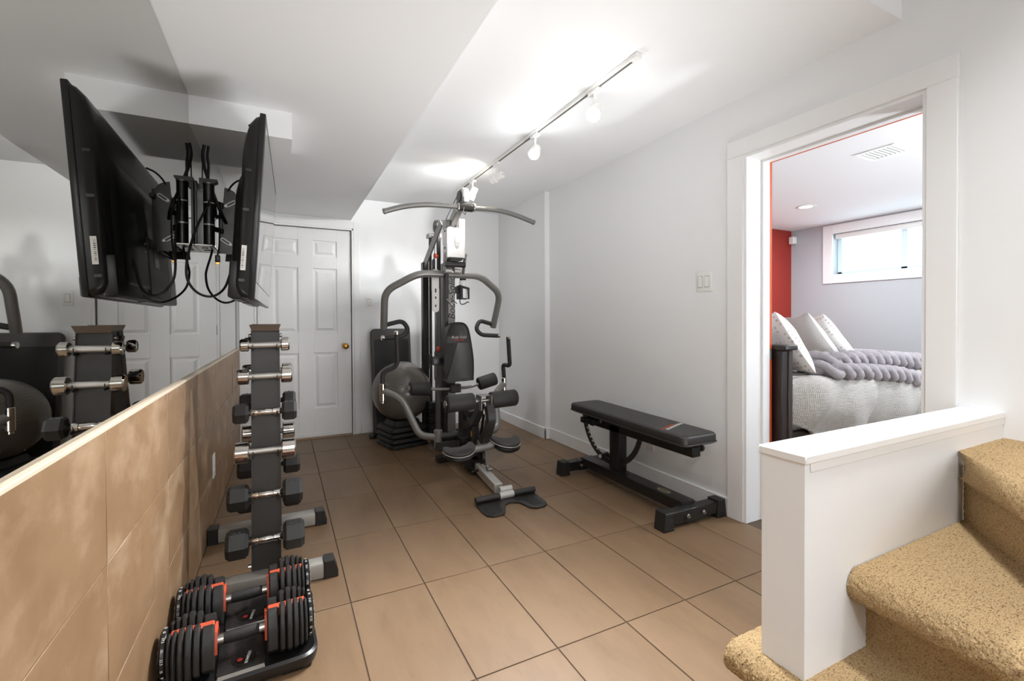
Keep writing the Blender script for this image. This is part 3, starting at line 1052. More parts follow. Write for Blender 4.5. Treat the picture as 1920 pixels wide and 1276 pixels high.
for s in (-1, 1):
    part('base_bolt', MB().cyl((RX + s * .055, FY + .03, .095), (RX + s * .07, FY + .03, .095), .009, 8, .002), STEEL, rk)
rowz = [1.03, .893, .737, .572, .388, .203]
for k, z_ in enumerate(rowz):
    for (fy, s) in ((ycol, -1), (yback, 1)):
        cr = MB()
        for sx in (-1, 1):
            cr.box((RX + sx * (cw - .004), fy(z_) - .001, z_ - .024), (RX + sx * (cw - .008), fy(z_) + s * .05, z_ - .015), .001, 1)
            cr.box((RX + sx * (cw - .004), fy(z_) + s * .046, z_ - .024), (RX + sx * (cw - .008), fy(z_) + s * .05, z_ + .004), .001, 1)
        part('cradle', cr, RACKM, rk)

WNUM = ['3', '5', '8', '10', '15', '20']
KIND = ['c', 'c', 'h', 'c', 'h', 'h']
RAD = [.028, .034, .043, .045, .051, .057]
LEN = [.036, .046, .060, .057, .08, .085]
WORD = ['smallest round chrome', 'second smallest round chrome', 'small black hexagonal', 'largest round chrome', 'medium black hexagonal', 'large black hexagonal']
ROW = ['top row', 'second row', 'third row', 'fourth row', 'fifth row', 'bottom row']
rackdb = []
for k in range(6):
    g = .0615
    t = thing('dumbbell', 'x', 'dumbbell', (0, 0, 0), 'dumbbells on the upright rack')
    if KIND[k] == 'c':
        part('handle', MB().cyl((-g, 0, 0), (g, 0, 0), .0145, 16), KNURL, t)
        for s in (-1, 1):
            R, L = RAD[k], LEN[k]
            part('weight_head', MB().lathe([(R * .5, 0), (R - .004, .001), (R, .005), (R, L - .006), (R - .005, L), (R * .72, L), (R * .66, L - .002), (.001, L - .002)], (s * g, 0, 0), (s, 0, 0), 32), CHROME, t)
    else:
        part('handle', MB().lathe([(.011, -g - .004), (.014, -g), (.014, -.05), (.0165, -.044), (.0165, -.03), (.013, -.028), (.0155, -.018), (.0165, 0), (.0155, .018), (.013, .028), (.0165, .03), (.0165, .044), (.014, .05), (.014, g), (.011, g + .004)], (0, 0, 0), (1, 0, 0), 18), CHROME, t)
        for s in (-1, 1):
            R, L = RAD[k] * 1.06, LEN[k]
            h_ = part('weight_head', MB().lathe([(R * .62, 0), (R * .82, .002), (R, R * .24), (R, L - R * .24), (R * .82, L), (R * .3, L + .001)], (s * (g + .002), 0, 0), (s, 0, 0), 6, math.pi / 6 * (0 if False else 1)), HEXR, t, sharp=20)
            fz = R * math.cos(math.pi / 6)
            part('number', MB().text(WNUM[k], frame((s * (g + .002 + L / 2), -fz * math.cos(math.radians(60)) - .0, fz * math.sin(math.radians(60))), (1, 0, 0), (0, math.sin(math.radians(30)), math.cos(math.radians(60)))), R * .6, depth=.0012), Mat('number_relief', (58, 57, 55), .5), h_)
    rackdb.append(t)
for k in range(6):
    z_ = rowz[k]
    t = rackdb[k]
    t['label'] = '%s dumbbell on the near side of the rack, %s' % (WORD[k], ROW[k])
    c = copy_tree(t)
    t.location = (RX, ycol(z_) - .027, z_)
    c.location = (RX + .003, yback(z_) + .027, z_)
    c.rotation_euler = (0, 0, math.pi)
    c['label'] = '%s dumbbell on the far side of the rack, %s' % (WORD[k], ROW[k])

# ================================================================== ADJUSTABLE DUMBBELLS
BM = Matrix.Rotation(math.radians(2.5), 4, 'Z')


def cradle(loc, label):
    t = thing('dumbbell_tray', label, 'dumbbell tray', loc, 'trays under the adjustable dumbbells')
    T = Matrix.Translation(loc) @ BM
    base = MB()
    lay = [(.215, .108, .03, .012), (.222, .115, .036, .034), (.222, .115, .036, .046), (.212, .105, .03, .052), (.2, .094, .024, .047)]
    rings = [[(p[0], p[1], z_) for p in rounded(2 * a, 2 * b, r_ * 1.6, 6)] for (a, b, r_, z_) in lay]
    n_ = len(rings[0])
    base.add([p for q in rings for p in q], [(i * n_ + j, i * n_ + (j + 1) % n_, (i + 1) * n_ + (j + 1) % n_, (i + 1) * n_ + j) for i in range(len(rings) - 1) for j in range(n_)] + [tuple((len(rings) - 1) * n_ + j for j in range(n_)), tuple(range(n_ - 1, -1, -1))], T)
    part('tray', base, PLASTIC, t)
    for sx in (-1, 1):
        for sy in (-1, 1):
            part('foot', MB().box((sx * .20, sy * .1, 0), (sx * .11, sy * .06, .016), .006, 2, T), PLASTIC, t)
    part('trim_strip', MB().prism([(-.065, 0), (.065, 0), (.062, .012), (-.062, .012)], T @ Vector((0, -.1, .0485)), T.to_3x3() @ Vector((1, 0, 0)), Vector((0, .85, .5)), .0015), STEEL, t)
    part('centre_panel', MB().box((-.068, -.085, .04), (.068, .085, .056), .006, 2, T), Mat('tray_panel', (40, 38, 37), .25), t)
    em = part('emblem', MB().lathe([(.0, 0), (.034, 0), (.034, .002), (.031, .0032), (0, .0032)], T @ Vector((.005, -.035, .0555)), (0, 0, 1), 28, caps=False), BLACK, t)
    part('emblem_dot', MB().cyl(T @ Vector((-.005, -.042, .058)), T @ Vector((-.005, -.042, .0592)), .008, 16), RINK, em)
    part('brand_print', MB().text('BOWFLEX', T @ frame((.018, -.04, .0592), (.25, -1, 0), (1, .25, 0)).inverted_safe().inverted_safe() if False else T @ frame((.018, -.04, .0594), (.2, 1, 0), (-1, .2, 0)), .0125, depth=.0004), WINK, em)
    return t


def adj(loc, label):
    t = thing('adjustable_dumbbell', label, 'dumbbell', loc, 'adjustable dumbbells on their trays')
    T = Matrix.Translation(loc) @ BM
    R3 = T.to_3x3()
    part('grip', MB().lathe([(.0165, -.05), (.0185, -.035), (.0195, 0), (.0185, .035), (.0165, .05)], T.translation, R3 @ Vector((1, 0, 0)), 18), Mat('grip_rubber', (30, 29, 28), .6).nbump(380, .8, .002), t)
    for s in (-1, 1):
        part('collar', MB().cyl(T @ Vector((s * .048, 0, 0)), T @ Vector((s * .074, 0, 0)), .0165, 18, .002), STEEL, t)
        x = .072
        for k in range(6):
            wd_ = [.036, .020, .020, .018, .015, .013][k]
            hh = [.070, .082, .086, .084, .080, .076][k]
            hw_ = [.080, .090, .094, .092, .088, .082][k]
            dn = .058
            ol = [(-hw_, -dn + .02), (-hw_ + .018, -dn), (hw_ - .018, -dn), (hw_, -dn + .02), (hw_, hh * .35), (hw_ - .022, hh * .86), (hw_ - .04, hh), (.026, hh), (.016, hh - .026), (-.016, hh - .026), (-.026, hh), (-hw_ + .04, hh), (-hw_ + .022, hh * .86), (-hw_, hh * .35)]
            O = T @ Vector((s * x, 0, 0))
            part('weight_plate', MB().prism(ol, O, R3 @ Vector((0, 1 * s, 0)), Vector((0, 0, 1)), wd_ - .003, .004), RUBBER, t)
            x += wd_
        part('selector_strip', MB().box((s * .074, -.0145, .03), (s * (x - .006), .0145, .061), .003, 1, T), ORANGEP, t)
        hk = MB().prism([(-.03, .044), (.03, .044), (.046, .012), (.046, -.02), (.034, -.02), (.034, .008), (.022, .032), (-.022, .032), (-.034, .008), (-.034, -.02), (-.046, -.02), (-.046, .012)], T @ Vector((s * .0725, 0, .0)), R3 @ Vector((0, s, 0)), Vector((0, 0, 1)), -.006, .001)
        part('collar_hook', hk, ORANGEP, t)
        dl = part('dial', MB().lathe([(.03, 0), (.066, .001), (.068, .004), (.068, .012), (.062, .018), (.03, .019), (0, .019)], T @ Vector((s * x, 0, .006)), R3 @ Vector((s, 0, 0)), 36), PLASTIC, t)
        nums = MB()
        for k, w_ in enumerate(['5', '7.5', '10', '12.5', '15', '17.5', '20', '22.5', '25', '30', '35', '40', '45', '50', '52.5']):
            a = 2 * math.pi * k / 15
            c = Vector((0, math.cos(a) * .0683, math.sin(a) * .0683 + .006))
            nrm = Vector((0, math.cos(a), math.sin(a)))
            tg = Vector((0, -math.sin(a), math.cos(a)))
            M = frame((s * (x + .008), c.y, c.z), tg * (1 if s > 0 else -1), Vector((-1 if s > 0 else 1, 0, 0)))
            if M.to_3x3().col[2].dot(nrm) < 0:
                M = frame((s * (x + .008), c.y, c.z), -tg * (1 if s > 0 else -1), Vector((-1 if s > 0 else 1, 0, 0)))
            nums.text(w_, T @ M, .0095, depth=.0004)
            M2 = T @ frame((s * (x + .0192), math.cos(a) * .05, math.sin(a) * .05 + .006), tg * s, nrm)
            nums.text(w_, M2, .0095, depth=.0004)
        part('dial_numbers', nums, WINK, dl)
    return t


for (yy, lb) in ((1.725, 'front'), (1.965, 'rear')):
    cradle((-.128, yy, 0), 'black plastic tray under the %s adjustable dumbbell' % ('near' if lb == 'front' else 'far'))
    adj((-.128, yy, .118), 'black and orange adjustable dumbbell, %s' % ('nearest the camera on the floor' if lb == 'front' else 'the farther one, just before the rack'))

# ================================================================== BENCH
BXc = 2.035
bn = thing('weight_bench', 'black adjustable weight bench standing along the right wall', 'bench', (BXc, 2.35, 0))


def zt(y):
    return .508 + (y - 1.76) * .018


pd = MB()
N = 24
px0, px1, py0, py1 = 1.905, 2.168, 1.765, 2.86
tilt = Matrix.Translation((0, 0, .508)) @ Matrix.Translation((0, py0, 0)) @ Matrix.Rotation(math.radians(1.0), 4, 'X') @ Matrix.Translation((0, -py0, 0))
rings = []
for (ins, z_) in ((.012, -.062), (.002, -.056), (0, -.05), (0, -.014), (.004, -.005), (.012, -.001), (.03, .0)):
    rings.append([(p[0], p[1], z_) for p in rounded(px1 - px0 - 2 * ins, py1 - py0 - 2 * ins, .035, 6, (px0 + px1) / 2, (py0 + py1) / 2)])
k = len(rings[0])
pd.add([p for q in rings for p in q], [(i * k + j, i * k + (j + 1) % k, (i + 1) * k + (j + 1) % k, (i + 1) * k + j) for i in range(len(rings) - 1) for j in range(k)] + [tuple((len(rings) - 1) * k + j for j in range(k)), tuple(range(k - 1, -1, -1))], tilt)
pad = part('pad', pd, VINYL, bn, sharp=60)
part('piping', MB().tube([tilt @ Vector((p[0], p[1], -.0495)) for p in rounded(px1 - px0 + .004, py1 - py0 + .004, .036, 6, (px0 + px1) / 2, (py0 + py1) / 2) + [rounded(px1 - px0 + .004, py1 - py0 + .004, .036, 6, (px0 + px1) / 2, (py0 + py1) / 2)[0]]], .0035, 6), VINYL, pad)
lm = tilt @ frame((2.04, 2.02, .0008), (.25, 1, 0), (-1, .25, 0))
lm = tilt @ frame((2.03, 1.965, .0008), (.93, .36, 0), (-.36, .93, 0))
part('brand_print', MB().text('IRONMASTER', lm, .030, .12, .0005, spacing=.95).prism([(.088, -.006), (.1, .012), (.115, .0), (.107, -.016)], lm @ Vector((.0, .0, 0)), lm.to_3x3() @ Vector((1, 0, 0)), lm.to_3x3() @ Vector((0, 1, 0)), .0006), WINK, pad, 'white lettering on the pad')
part('brand_print', MB().text('HARD CORE FITNESS', lm @ Matrix.Translation((-.025, .024, 0)), .017, .12, .0005), OINK, pad, 'orange lettering on the pad')
part('pad_rail', MB().box((2.005, 1.80, .375), (2.065, 2.80, .438), .004, 1, Matrix.Identity(4)), BLACK, bn)
part('rail_socket', MB().box((2.01, 1.796, .381), (2.06, 1.81, .432), .002, 1), Mat('socket_dark', (12, 12, 12), .6), bn)
part('pad_support', MB().box((1.98, 1.84, .434), (2.09, 2.80, .448), .002, 1), BLACK, bn)
part('adjust_knob', MB().cyl((2.064, 1.835, .415), (2.10, 1.835, .415), .008, 10).lathe([(.012, 0), (.02, .004), (.02, .02), (.012, .026)], (2.098, 1.835, .412), (1, .2, -.25), 12), PLASTIC, bn)
part('post', MB().box((2.005, 2.415, .06), (2.07, 2.52, .42), .005, 2), BLACK, bn)
part('base_beam', MB().box((1.985, 1.86, .05), (2.085, 2.83, .115), .005, 2), BLACK, bn)
bg = part('badge', MB().prism([(math.cos(a * math.pi / 12) * .022, math.sin(a * math.pi / 12) * .048) for a in range(24)], (2.03, 2.04, .1152), (1, 0, 0), (0, 1, 0), .0012), Mat('badge_cream', (206, 196, 170), .4), bn)
part('badge_print', MB().prism([(math.cos(a * math.pi / 12) * .018, math.sin(a * math.pi / 12) * .043) for a in range(24)], (2.03, 2.04, .1166), (1, 0, 0), (0, 1, 0), .0004), BLACK, bg)
part('badge_print', MB().text('IRONMASTER', frame((2.03, 2.04, .1172), (.0, 1, 0), (-1, 0, 0)), .013, .1, .0004), Mat('badge_gold', (206, 182, 120), .4), bg)
for (y_, xa, xb) in ((1.845, 1.80, 2.285), (2.845, 1.80, 2.27)):
    part('foot', MB().box((xa + .02, y_ - .032, .025), (xb - .02, y_ + .032, .092), .004, 1), BLACK, bn)
    for s in (-1, 1):
        xe = xa if s < 0 else xb
        part('foot_cap', MB().prism([(0, 0), (.075, 0), (.068, .1), (.012, .1)] if s < 0 else [(-.075, 0), (0, 0), (-.012, .1), (-.068, .1)], (xe, y_ + .04, 0), (1, 0, 0), (0, 0, 1), .08, .004), RUBBER, bn)
    part('foot_sleeve', MB().box((1.955, y_ - .036, .022), (2.115, y_ + .036, .096), .004, 1), BLACK, bn)
    for xx in (1.975, 2.095):
        part('bolt', MB().cyl((xx, y_ - .036, .06), (xx, y_ - .046, .06), .012, 8, .002).cyl((xx, y_ - .045, .06), (xx, y_ - .052, .06), .007, 8), STEEL, bn)
ribs = MB()
for k in range(8):
    ribs.box((1.802 + k * .0012, 1.803, .012 + k * .011), (1.866 - .001 * k, 1.806, .017 + k * .011), .001, 1)
part('tread_ribs', ribs, RUBBER, bn)
arc = []
cy_, cz_, RR = 2.55, .455, .325
pts = [(cy_ + RR * math.cos(math.radians(a)), cz_ + RR * math.sin(math.radians(a))) for a in range(182, 359, 8)]
inner = [(cy_ + (RR - .035) * math.cos(math.radians(a)), cz_ + (RR - .035) * math.sin(math.radians(a))) for a in range(182, 359, 8)]
part('curved_ladder', MB().prism(pts + inner[::-1], (2.033, 0, 0), (0, 1, 0), (0, 0, 1), .012, .001), GYMDARK, bn)
nt = MB()
for a in range(300, 358, 7):
    q = (cy_ + (RR - .035) * math.cos(math.radians(a)), cz_ + (RR - .035) * math.sin(math.radians(a)))
    nt.cyl((2.0325, q[0], q[1]), (2.0455, q[0], q[1]), .007, 8)
part('ladder_notches', nt, SILVER, bn)
for k in range(3):
    part('storage_hook', MB().box((1.93 - .0, 2.60 + .055 * k, .40), (2.04, 2.636 + .055 * k, .436), .003, 1).box((1.925, 2.598 + .055 * k, .398), (1.934, 2.638 + .055 * k, .438), .002, 1), BLACK, bn)
part('lock_pin', MB().cyl((1.965, 2.57, .19), (2.04, 2.58, .195), .013, 10, .002), BLACK, bn)
part('lock_pin', MB().cyl((1.962, 2.57, .19), (1.967, 2.57, .19), .0135, 10), SILVER, bn)
part('pivot_bolt', MB().cyl((1.998, 2.60, .425), (1.985, 2.60, .425), .014, 10, .003), STEEL, bn)


# ================================================================== HOME GYM
GX = 1.285
gy = thing('home_gym', 'grey multi-station home gym with press arms standing in the back corner', 'gym machine', (GX, 3.6, 0))
# base
part('base_beam', MB().box((GX - .035, 3.12, .03), (GX + .035, 4.45, .10), .004, 1), GYMDARK, gy)
part('front_beam', MB().bar(at(935, 915, z=.04), (GX, 3.17, .06), .058, .062, .004), SILVER, gy, 'light grey front beam')
part('rear_foot', MB().box((GX - .42, 4.33, .0), (GX + .42, 4.41, .06), .005, 1), GYMDARK, gy)
part('mid_foot', MB().box((GX - .19, 3.52, .0), (GX + .2, 3.59, .05), .005, 1), GYMDARK, gy)
part('front_foot', MB().box((GX - .05, 3.14, .0), (GX + .05, 3.24, .05), .004, 1), GYMDARK, gy)
# foot plate at the front
fp = [tuple(at(a, b, z=.008).xy) for a, b in ((892, 946), (904, 960), (913, 966.5), (926, 968), (943, 964.5), (947.5, 961), (948, 946), (955, 941.6), (972, 941.4), (981, 944.5), (993, 950.5), (1006, 951.8), (1021, 948.5), (1026, 944), (1024, 940), (1001, 923))]
ft = part('foot_plate', MB().prism([(x - GX, y) for x, y in fp], (GX, 0, .003), (1, 0, 0), (0, 1, 0), .009, .002), GYMDARK, gy)
for q in ([tuple(at(a, b, z=.012).xy) for a, b in ((905, 946.5), (921, 963.5), (942, 959), (935, 943))], [tuple(at(a, b, z=.012).xy) for a, b in ((980, 936), (1001, 946), (1017, 943), (1000, 930))]):
    part('grip_pad', MB().prism(q, (0, 0, .0115), (1, 0, 0), (0, 1, 0), .0015), RUBBER, ft)
part('roller_bar', MB().tube([at(891.5, 938.5, z=.032), at(1001.5, 916, z=.032)], .02, 16), GYMDARK, gy)
part('bar_sleeve', MB().cyl(at(936, 929.4, z=.032), at(962, 924, z=.032), .0225, 18, .002), SILVER, gy)
part('beam_sleeve', MB().cyl(at(936.5, 918, z=.055), at(959, 913.5, z=.055), .019, 18, .002).cyl(at(943, 922.5, z=.04), at(953, 920.5, z=.04), .012, 12), SILVER, gy)
part('cable_clip', MB().tube([(GX + .01, 2.98, .09), (GX + .01, 2.985, .115), (GX + .01, 3.01, .12), (GX + .01, 3.02, .1)], .006, 8).box((GX - .012, 2.93, .085), (GX + .03, 2.99, .1), .004, 1), STEEL, gy)
part('low_pulley', MB().cyl((GX - .012, 3.07, .14), (GX + .012, 3.07, .14), .045, 20, .004).bar((GX - .018, 3.07, .14), (GX - .018, 3.10, .22), .006, .05).bar((GX + .018, 3.07, .14), (GX + .018, 3.10, .22), .006, .05), BLACK, gy)
part('pop_pin', MB().cyl((GX - .035, 3.05, .062), (GX - .085, 3.04, .06), .009, 10).cyl((GX - .075, 3.042, .06), (GX - .10, 3.035, .058), .016, 12, .004), PLASTIC, gy)
# seat-side frame post
part('seat_post', MB().bar((GX - .0, 3.42, .08), (GX, 3.42, .52), .075, .09, .005, (0, 1, 0)), GYMDARK, gy)
part('seat_frame', MB().box((GX - .07, 3.30, .20), (GX + .07, 3.50, .235), .004, 1).box((GX - .03, 3.25, .40), (GX + .03, 3.45, .45), .004, 1), GYMDARK, gy)
part('front_post', MB().bar((GX - .0, 3.22, .06), (GX, 3.22, .40), .06, .06, .004, (0, 1, 0)).box((GX - .085, 3.19, .03), (GX + .085, 3.25, .13), .01, 1), GYMDARK, gy)
part('warning_sticker', MB().box((GX - .0305, 3.19, .27), (GX - .0312, 3.21, .31)), Mat('amber_sticker', (226, 160, 50), .5), gy)
part('pivot_cross', MB().cyl((GX - .20, 3.44, .235), (GX + .20, 3.44, .235), .03, 16).box((GX - .24, 3.40, .14), (GX - .06, 3.48, .20), .004, 1).box((GX + .06, 3.40, .14), (GX + .24, 3.48, .20), .004, 1), GYMDARK, gy)
# mast and boom
mast = part('mast', MB().bar((GX, 3.78, .09), (GX, 3.78, 1.93), .075, .10, .005, (0, 1, 0)), GYMGREY, gy, sharp=25)
lt = MB().text('Body-Solid', frame((GX + .008, 3.7285, 1.33), (0, 0, 1), (-1, 0, 0)), .085, .28, .0008)
part('brand_print', lt, INK, mast)
part('front_upright', MB().bar((GX - .062, 3.74, .12), (GX - .050, 3.70, 1.62), .03, .055, .003, (0, 1, 0)), GYMDARK, gy)
part('boom', MB().bar((GX, 3.86, 1.86), (GX, 3.43, 2.10), .052, .07, .005), GYMGREY, gy)
part('boom_plate', MB().prism([(0, 0), (.10, 0), (.10, .20), (.0, .20)], (GX - .062, 3.66, 1.78), (0, 1, 0), (0, 0, 1), .034, .004), GYMGREY, gy)
part('pulley_cover', MB().prism([(.0, 0), (.085, 0), (.10, .05), (.08, .10), (.045, .115), (.01, .10)], (GX - .016, 3.37, 2.07), (0, 1, 0), (0, 0, 1), .05, .01), WPLAST, gy, 'pale pulley cover at the boom tip')
part('front_pulley', MB().cyl((GX - .03, 3.45, 2.12), (GX - .016, 3.45, 2.12), .05, 24, .004), GYMDARK, gy)
part('brace', MB().bar((1.175, 4.17, 1.64), (1.225, 3.80, 1.98), .012, .075, .002), GYMGREY, gy)
part('brace', MB().bar((1.38, 4.17, 1.64), (1.35, 3.80, 1.98), .012, .075, .002), GYMGREY, gy)
part('rear_post', MB().box((1.16, 4.15, .06), (1.215, 4.22, 1.68), .004, 1), GYMDARK, gy)
part('rear_post', MB().box((1.35, 4.15, .06), (1.405, 4.22, 1.68), .004, 1), GYMDARK, gy)
part('rear_pulley', MB().cyl((1.225, 4.0, 1.985), (1.25, 4.0, 1.985), .055, 26, .005).cyl((1.222, 4.0, 1.985), (1.253, 4.0, 1.985), .012, 10), GYMDARK, gy)
part('pulley_strut', MB().bar((1.26, 4.0, 2.0), (1.26, 4.0, .1), .02, .05, .002, (0, 1, 0)), GYMDARK, gy)
part('guide_cap', MB().box((1.175, 4.02, 1.885), (1.30, 4.10, 1.925), .006, 2), GYMGREY, gy)
for gx_ in (1.2, 1.285):
    part('guide_rod', MB().cyl((gx_, 4.05, .09), (gx_, 4.05, 1.89), .013, 12), GYMDARK, gy)
for k in range(9):
    part('stack_plate', MB().box((1.165, 3.995, .12 + k * .032), (1.335, 4.105, .148 + k * .032), .002, 1), BLACK, gy)
part('stack_selector', MB().cyl((1.243, 4.05, .6), (1.243, 4.05, .86), .012, 10), STEEL, gy)
# cables and pulley block
for pts in ([(1.237, 3.95, 1.98), (1.238, 3.95, 1.5), (1.235, 3.93, 1.0), (1.24, 3.9, .2)], [(1.262, 3.46, 2.155), (1.262, 3.8, 2.0), (1.25, 4.0, 2.04)], [(1.22, 3.98, 1.98), (1.22, 3.98, .9)], [(GX - .02, 3.37, 2.10), (GX - .02, 3.37, 2.03)]):
    part('pulley_cable', MB().tube(pts, .0032, 6), CABLE, gy)
cp = part('pulley_plate', MB().prism(rounded(.062, .37, .029, 6), (GX - .115, 3.80, 1.395), (.93, -.25, 0), (0, 0, 1), .006, .001), SILVER, gy, 'pale slotted pulley plate')
for dz in (-.13, -.06, .0, .12):
    part('plate_hole', MB().prism(rounded(.012, .02 if dz else .035, .005, 3), Vector((GX - .115, 3.80, 1.395 + dz)) + Vector((-.0, -.0072, 0)), (.93, -.25, 0), (0, 0, 1), .004), BLACK, cp)
part('rear_tube', MB().box((1.20, 3.88, .1), (1.235, 3.93, 1.42), .003, 1), GYMGREY, gy)
part('float_pulley', MB().cyl((1.165, 3.86, 1.62), (1.185, 3.855, 1.62), .055, 22, .004).cyl((1.165, 3.86, 1.47), (1.185, 3.855, 1.47), .045, 22, .004).bar((1.16, 3.86, 1.66), (1.16, 3.86, 1.4), .006, .04, .001, (0, 1, 0)), GYMDARK, gy)
part('range_pin', MB().cyl(at(838, 561, y=3.69), at(848, 571, y=3.64), .010, 12, .002), CHROME, gy)
part('range_slot', MB().prism(rounded(.018, .1, .008, 4), at(837, 574, y=3.672), (1, 0, 0), (0, 0, 1), .003), BLACK, gy)
part('weight_pin', MB().sphere(at(822, 654, y=3.72), .017, 12, 8, (1, 1.2, 1.3)), REDP, gy, 'red pull knob')
part('weight_pin', MB().lathe([(.006, 0), (.012, .01), (.022, .03), (.024, .036), (.015, .04)], at(822, 480, y=3.72), (-1, -.1, 0), 14), ORANGEP, gy, 'orange pull knob')
part('pad_adjuster', MB().box(at(805, 668, y=3.72), at(826, 684, y=3.62), .008, 2).cyl(at(806, 690, y=3.7), at(806, 664, y=3.7), .014, 12).cyl(at(808, 672, y=3.7), at(828, 672, y=3.66), .011, 12), PLASTIC, gy)
part('pad_bracket', MB().prism([(0, 0), (.05, .01), (.06, .10), (.02, .12), (-.02, .08)], (GX - .10, 3.62, .65), (0, 1, 0), (0, 0, 1), .008, .001), GYMDARK, gy)
# press shroud with its swing bracket
shc = Vector((GX, 3.66, 0))
so = [(-.078, 1.66), (.078, 1.66), (.078, 1.915), (.078, 1.985), (.03, 1.985), (.028, 1.91), (-.03, 1.91), (-.055, 1.915), (-.078, 1.90)]
shroud = part('press_shroud', MB().prism([(p[0], p[1]) for p in so], (GX + .008, 3.62, 0), (1, 0, 0), (0, 0, 1), -.10, .006), WPLAST, gy, 'pale rounded front shroud')
ov = MB().prism([(math.cos(a * math.pi / 14) * .024, math.sin(a * math.pi / 14) * .064) for a in range(28)], (GX + .018, 3.6195, 1.80), (1, 0, 0), (0, 0, 1), .004, .0015)
ovp = part('emblem', ov, SILVER, shroud)
part('emblem_print', MB().text('EXM', frame((GX + .018, 3.615, 1.80), (0, 0, 1), (-1, 0, 0)), .045, .1, .0015), WPLAST, ovp)
for (sx, sz) in ((-.084, 1.88), (-.084, 1.74), (.09, 1.88), (.09, 1.74)):
    part('bolt', MB().cyl((GX + sx, 3.65, sz), (GX + sx + .008, 3.65, sz), .008, 8), BLACK, gy)
part('pivot_tube', MB().cyl((GX - .09, 3.63, 1.605), (GX + .09, 3.63, 1.605), .024, 18), GYMDARK, gy)
part('shroud_lip', MB().prism([(-.055, 0), (.075, 0), (.055, -.025), (.01, -.038), (-.035, -.025)], (GX, 3.66, 1.662), (1, 0, 0), (0, 0, 1), .05), GYMDARK, gy)
for s in (-1, 1):
    part('swing_plate', MB().bar((GX + s * .088 + .005, 3.62, 1.70), (GX + s * .082, 3.66, 1.53), .014, .05, .006, (0, 1, .2)), GYMGREY, gy)
part('press_sleeve', MB().cyl((GX - .072, 3.68, 1.558), (GX - .008, 3.68, 1.558), .020, 16, .002).cyl((GX + .012, 3.68, 1.558), (GX + .072, 3.68, 1.558), .020, 16, .002), SILVER, gy)
# press arms (symmetric about the mast)
hb = .265
arm_pts = [(-.512, 4.0, 1.075), (-.527, 3.87, 1.385), (-.275, 3.745, 1.532), (.275, 3.745, 1.532), (.527, 3.87, 1.385), (.512, 4.0, 1.075)]
part('press_arm', MB().tube([(GX + a, b, c) for a, b, c in arm_pts], .030, 18, .09), GYMGREY, gy, 'grey bent press arm')
for s in (-1, 1):
    base = Vector((GX + s * .512, 3.995, 1.09))
    pts = [base + Vector(p) for p in ((0, 0, .01), (-s * .155, -.03, .05), (-s * .20, -.05, -.03), (-s * .15, -.06, -.085), (s * .01, -.07, -.095))]
    part('press_handle', MB().tube(pts, .0195, 14, .07), FOAM, gy)
    e0 = pts[-1]
    part('handle_cap', MB().cyl(e0, e0 + Vector((s * .025, -.003, 0)), .021, 16, .003), CHROME, gy)
# low row arms
for s in (-1, 1):
    pv = Vector((GX + s * .205 - .008, 3.44, .205 if s < 0 else .19))
    part('arm_pivot', MB().cyl(pv + Vector((0, 0, -.055)), pv + Vector((0, 0, .085)), .033, 18, .003), GYMGREY, gy)
    ww = .355 if s < 0 else .305
    pts = [pv + Vector((s * .02, 0, .03)), pv + Vector((s * .13, .06, .04)), pv + Vector((s * (ww - .13), .22, .31)), pv + Vector((s * (ww - .015), .30, .365)), pv + Vector((s * ww, .31, .365))]
    part('row_arm', MB().tube(pts, .0275, 16, .09), GYMGREY, gy, 'grey curved row arm')
    fb = pv + Vector((s * (ww + .005), .31, .365))
    part('arm_fitting', MB().cyl(fb + Vector((0, 0, -.075)), fb + Vector((0, 0, .065)), .0235, 18, .003).cyl(fb + Vector((0, 0, -.095)), fb + Vector((0, 0, -.075)), .016, 12, .003), CHROME, gy)
    hp_ = [fb + Vector(p) for p in ((0, 0, .06), (0, 0, .16), (-s * .115, -.03, .20), (-s * .10, -.07, .46))] if s < 0 else [fb + Vector(p) for p in ((0, 0, .06), (-.01, 0, .19), (.03, -.06, .17), (-.01, -.11, .42))]
    part('row_handle', MB().tube(hp_, .0185, 14, .06), FOAM, gy)
    d_ = (hp_[-1] - hp_[-2]).normalized()
    part('handle_cap', MB().cyl(hp_[-1], hp_[-1] + d_ * .025, .020, 16, .003), CHROME, gy)
# back pad
bo = []
for (x, z) in ((-.118, .66), (-.105, .64), (.105, .64), (.125, .665), (.130, .80), (.118, .92), (.098, 1.04), (.08, 1.09), (.05, 1.118), (.0, 1.126), (-.05, 1.118), (-.08, 1.085), (-.098, 1.04), (-.118, .92), (-.128, .80)):
    bo.append((x, z))
bo = [(p.x, p.y) for p in smooth([(a, b, 0) for a, b in bo + [bo[0]]], 4)][:-1]


def padmesh(outline, O, U, V_, th, r):
    O, U, V_ = Vector(O), Vector(U).normalized(), Vector(V_).normalized()
    return MB().prism(outline, O, U, V_, th, r)


backpad = part('back_pad', MB().prism(bo, (GX + .012, 3.55, 0), (1, 0, 0), (0, .045, 1), -.065, .016), VINYL, gy, sharp=60)
part('pad_band', MB().prism([(-.1125, .955), (.1125, .955), (.1025, 1.012), (-.1025, 1.012)], (GX + .012, 3.5492, 0), (1, 0, 0), (0, .045, 1), -.004), BLACK, backpad)
part('brand_print', MB().text('Body-Solid', frame((GX + .018, 3.5898, 1.0), (1, 0, 0), (0, .045, 1)), .03, .3, .0005), Mat('pale_ink', (190, 180, 176), .5), backpad)
part('brand_print', MB().text('HOME GYMS', frame((GX + .018, 3.589, .976), (1, 0, 0), (0, .045, 1)), .016, 0, .0005), RINK, backpad)
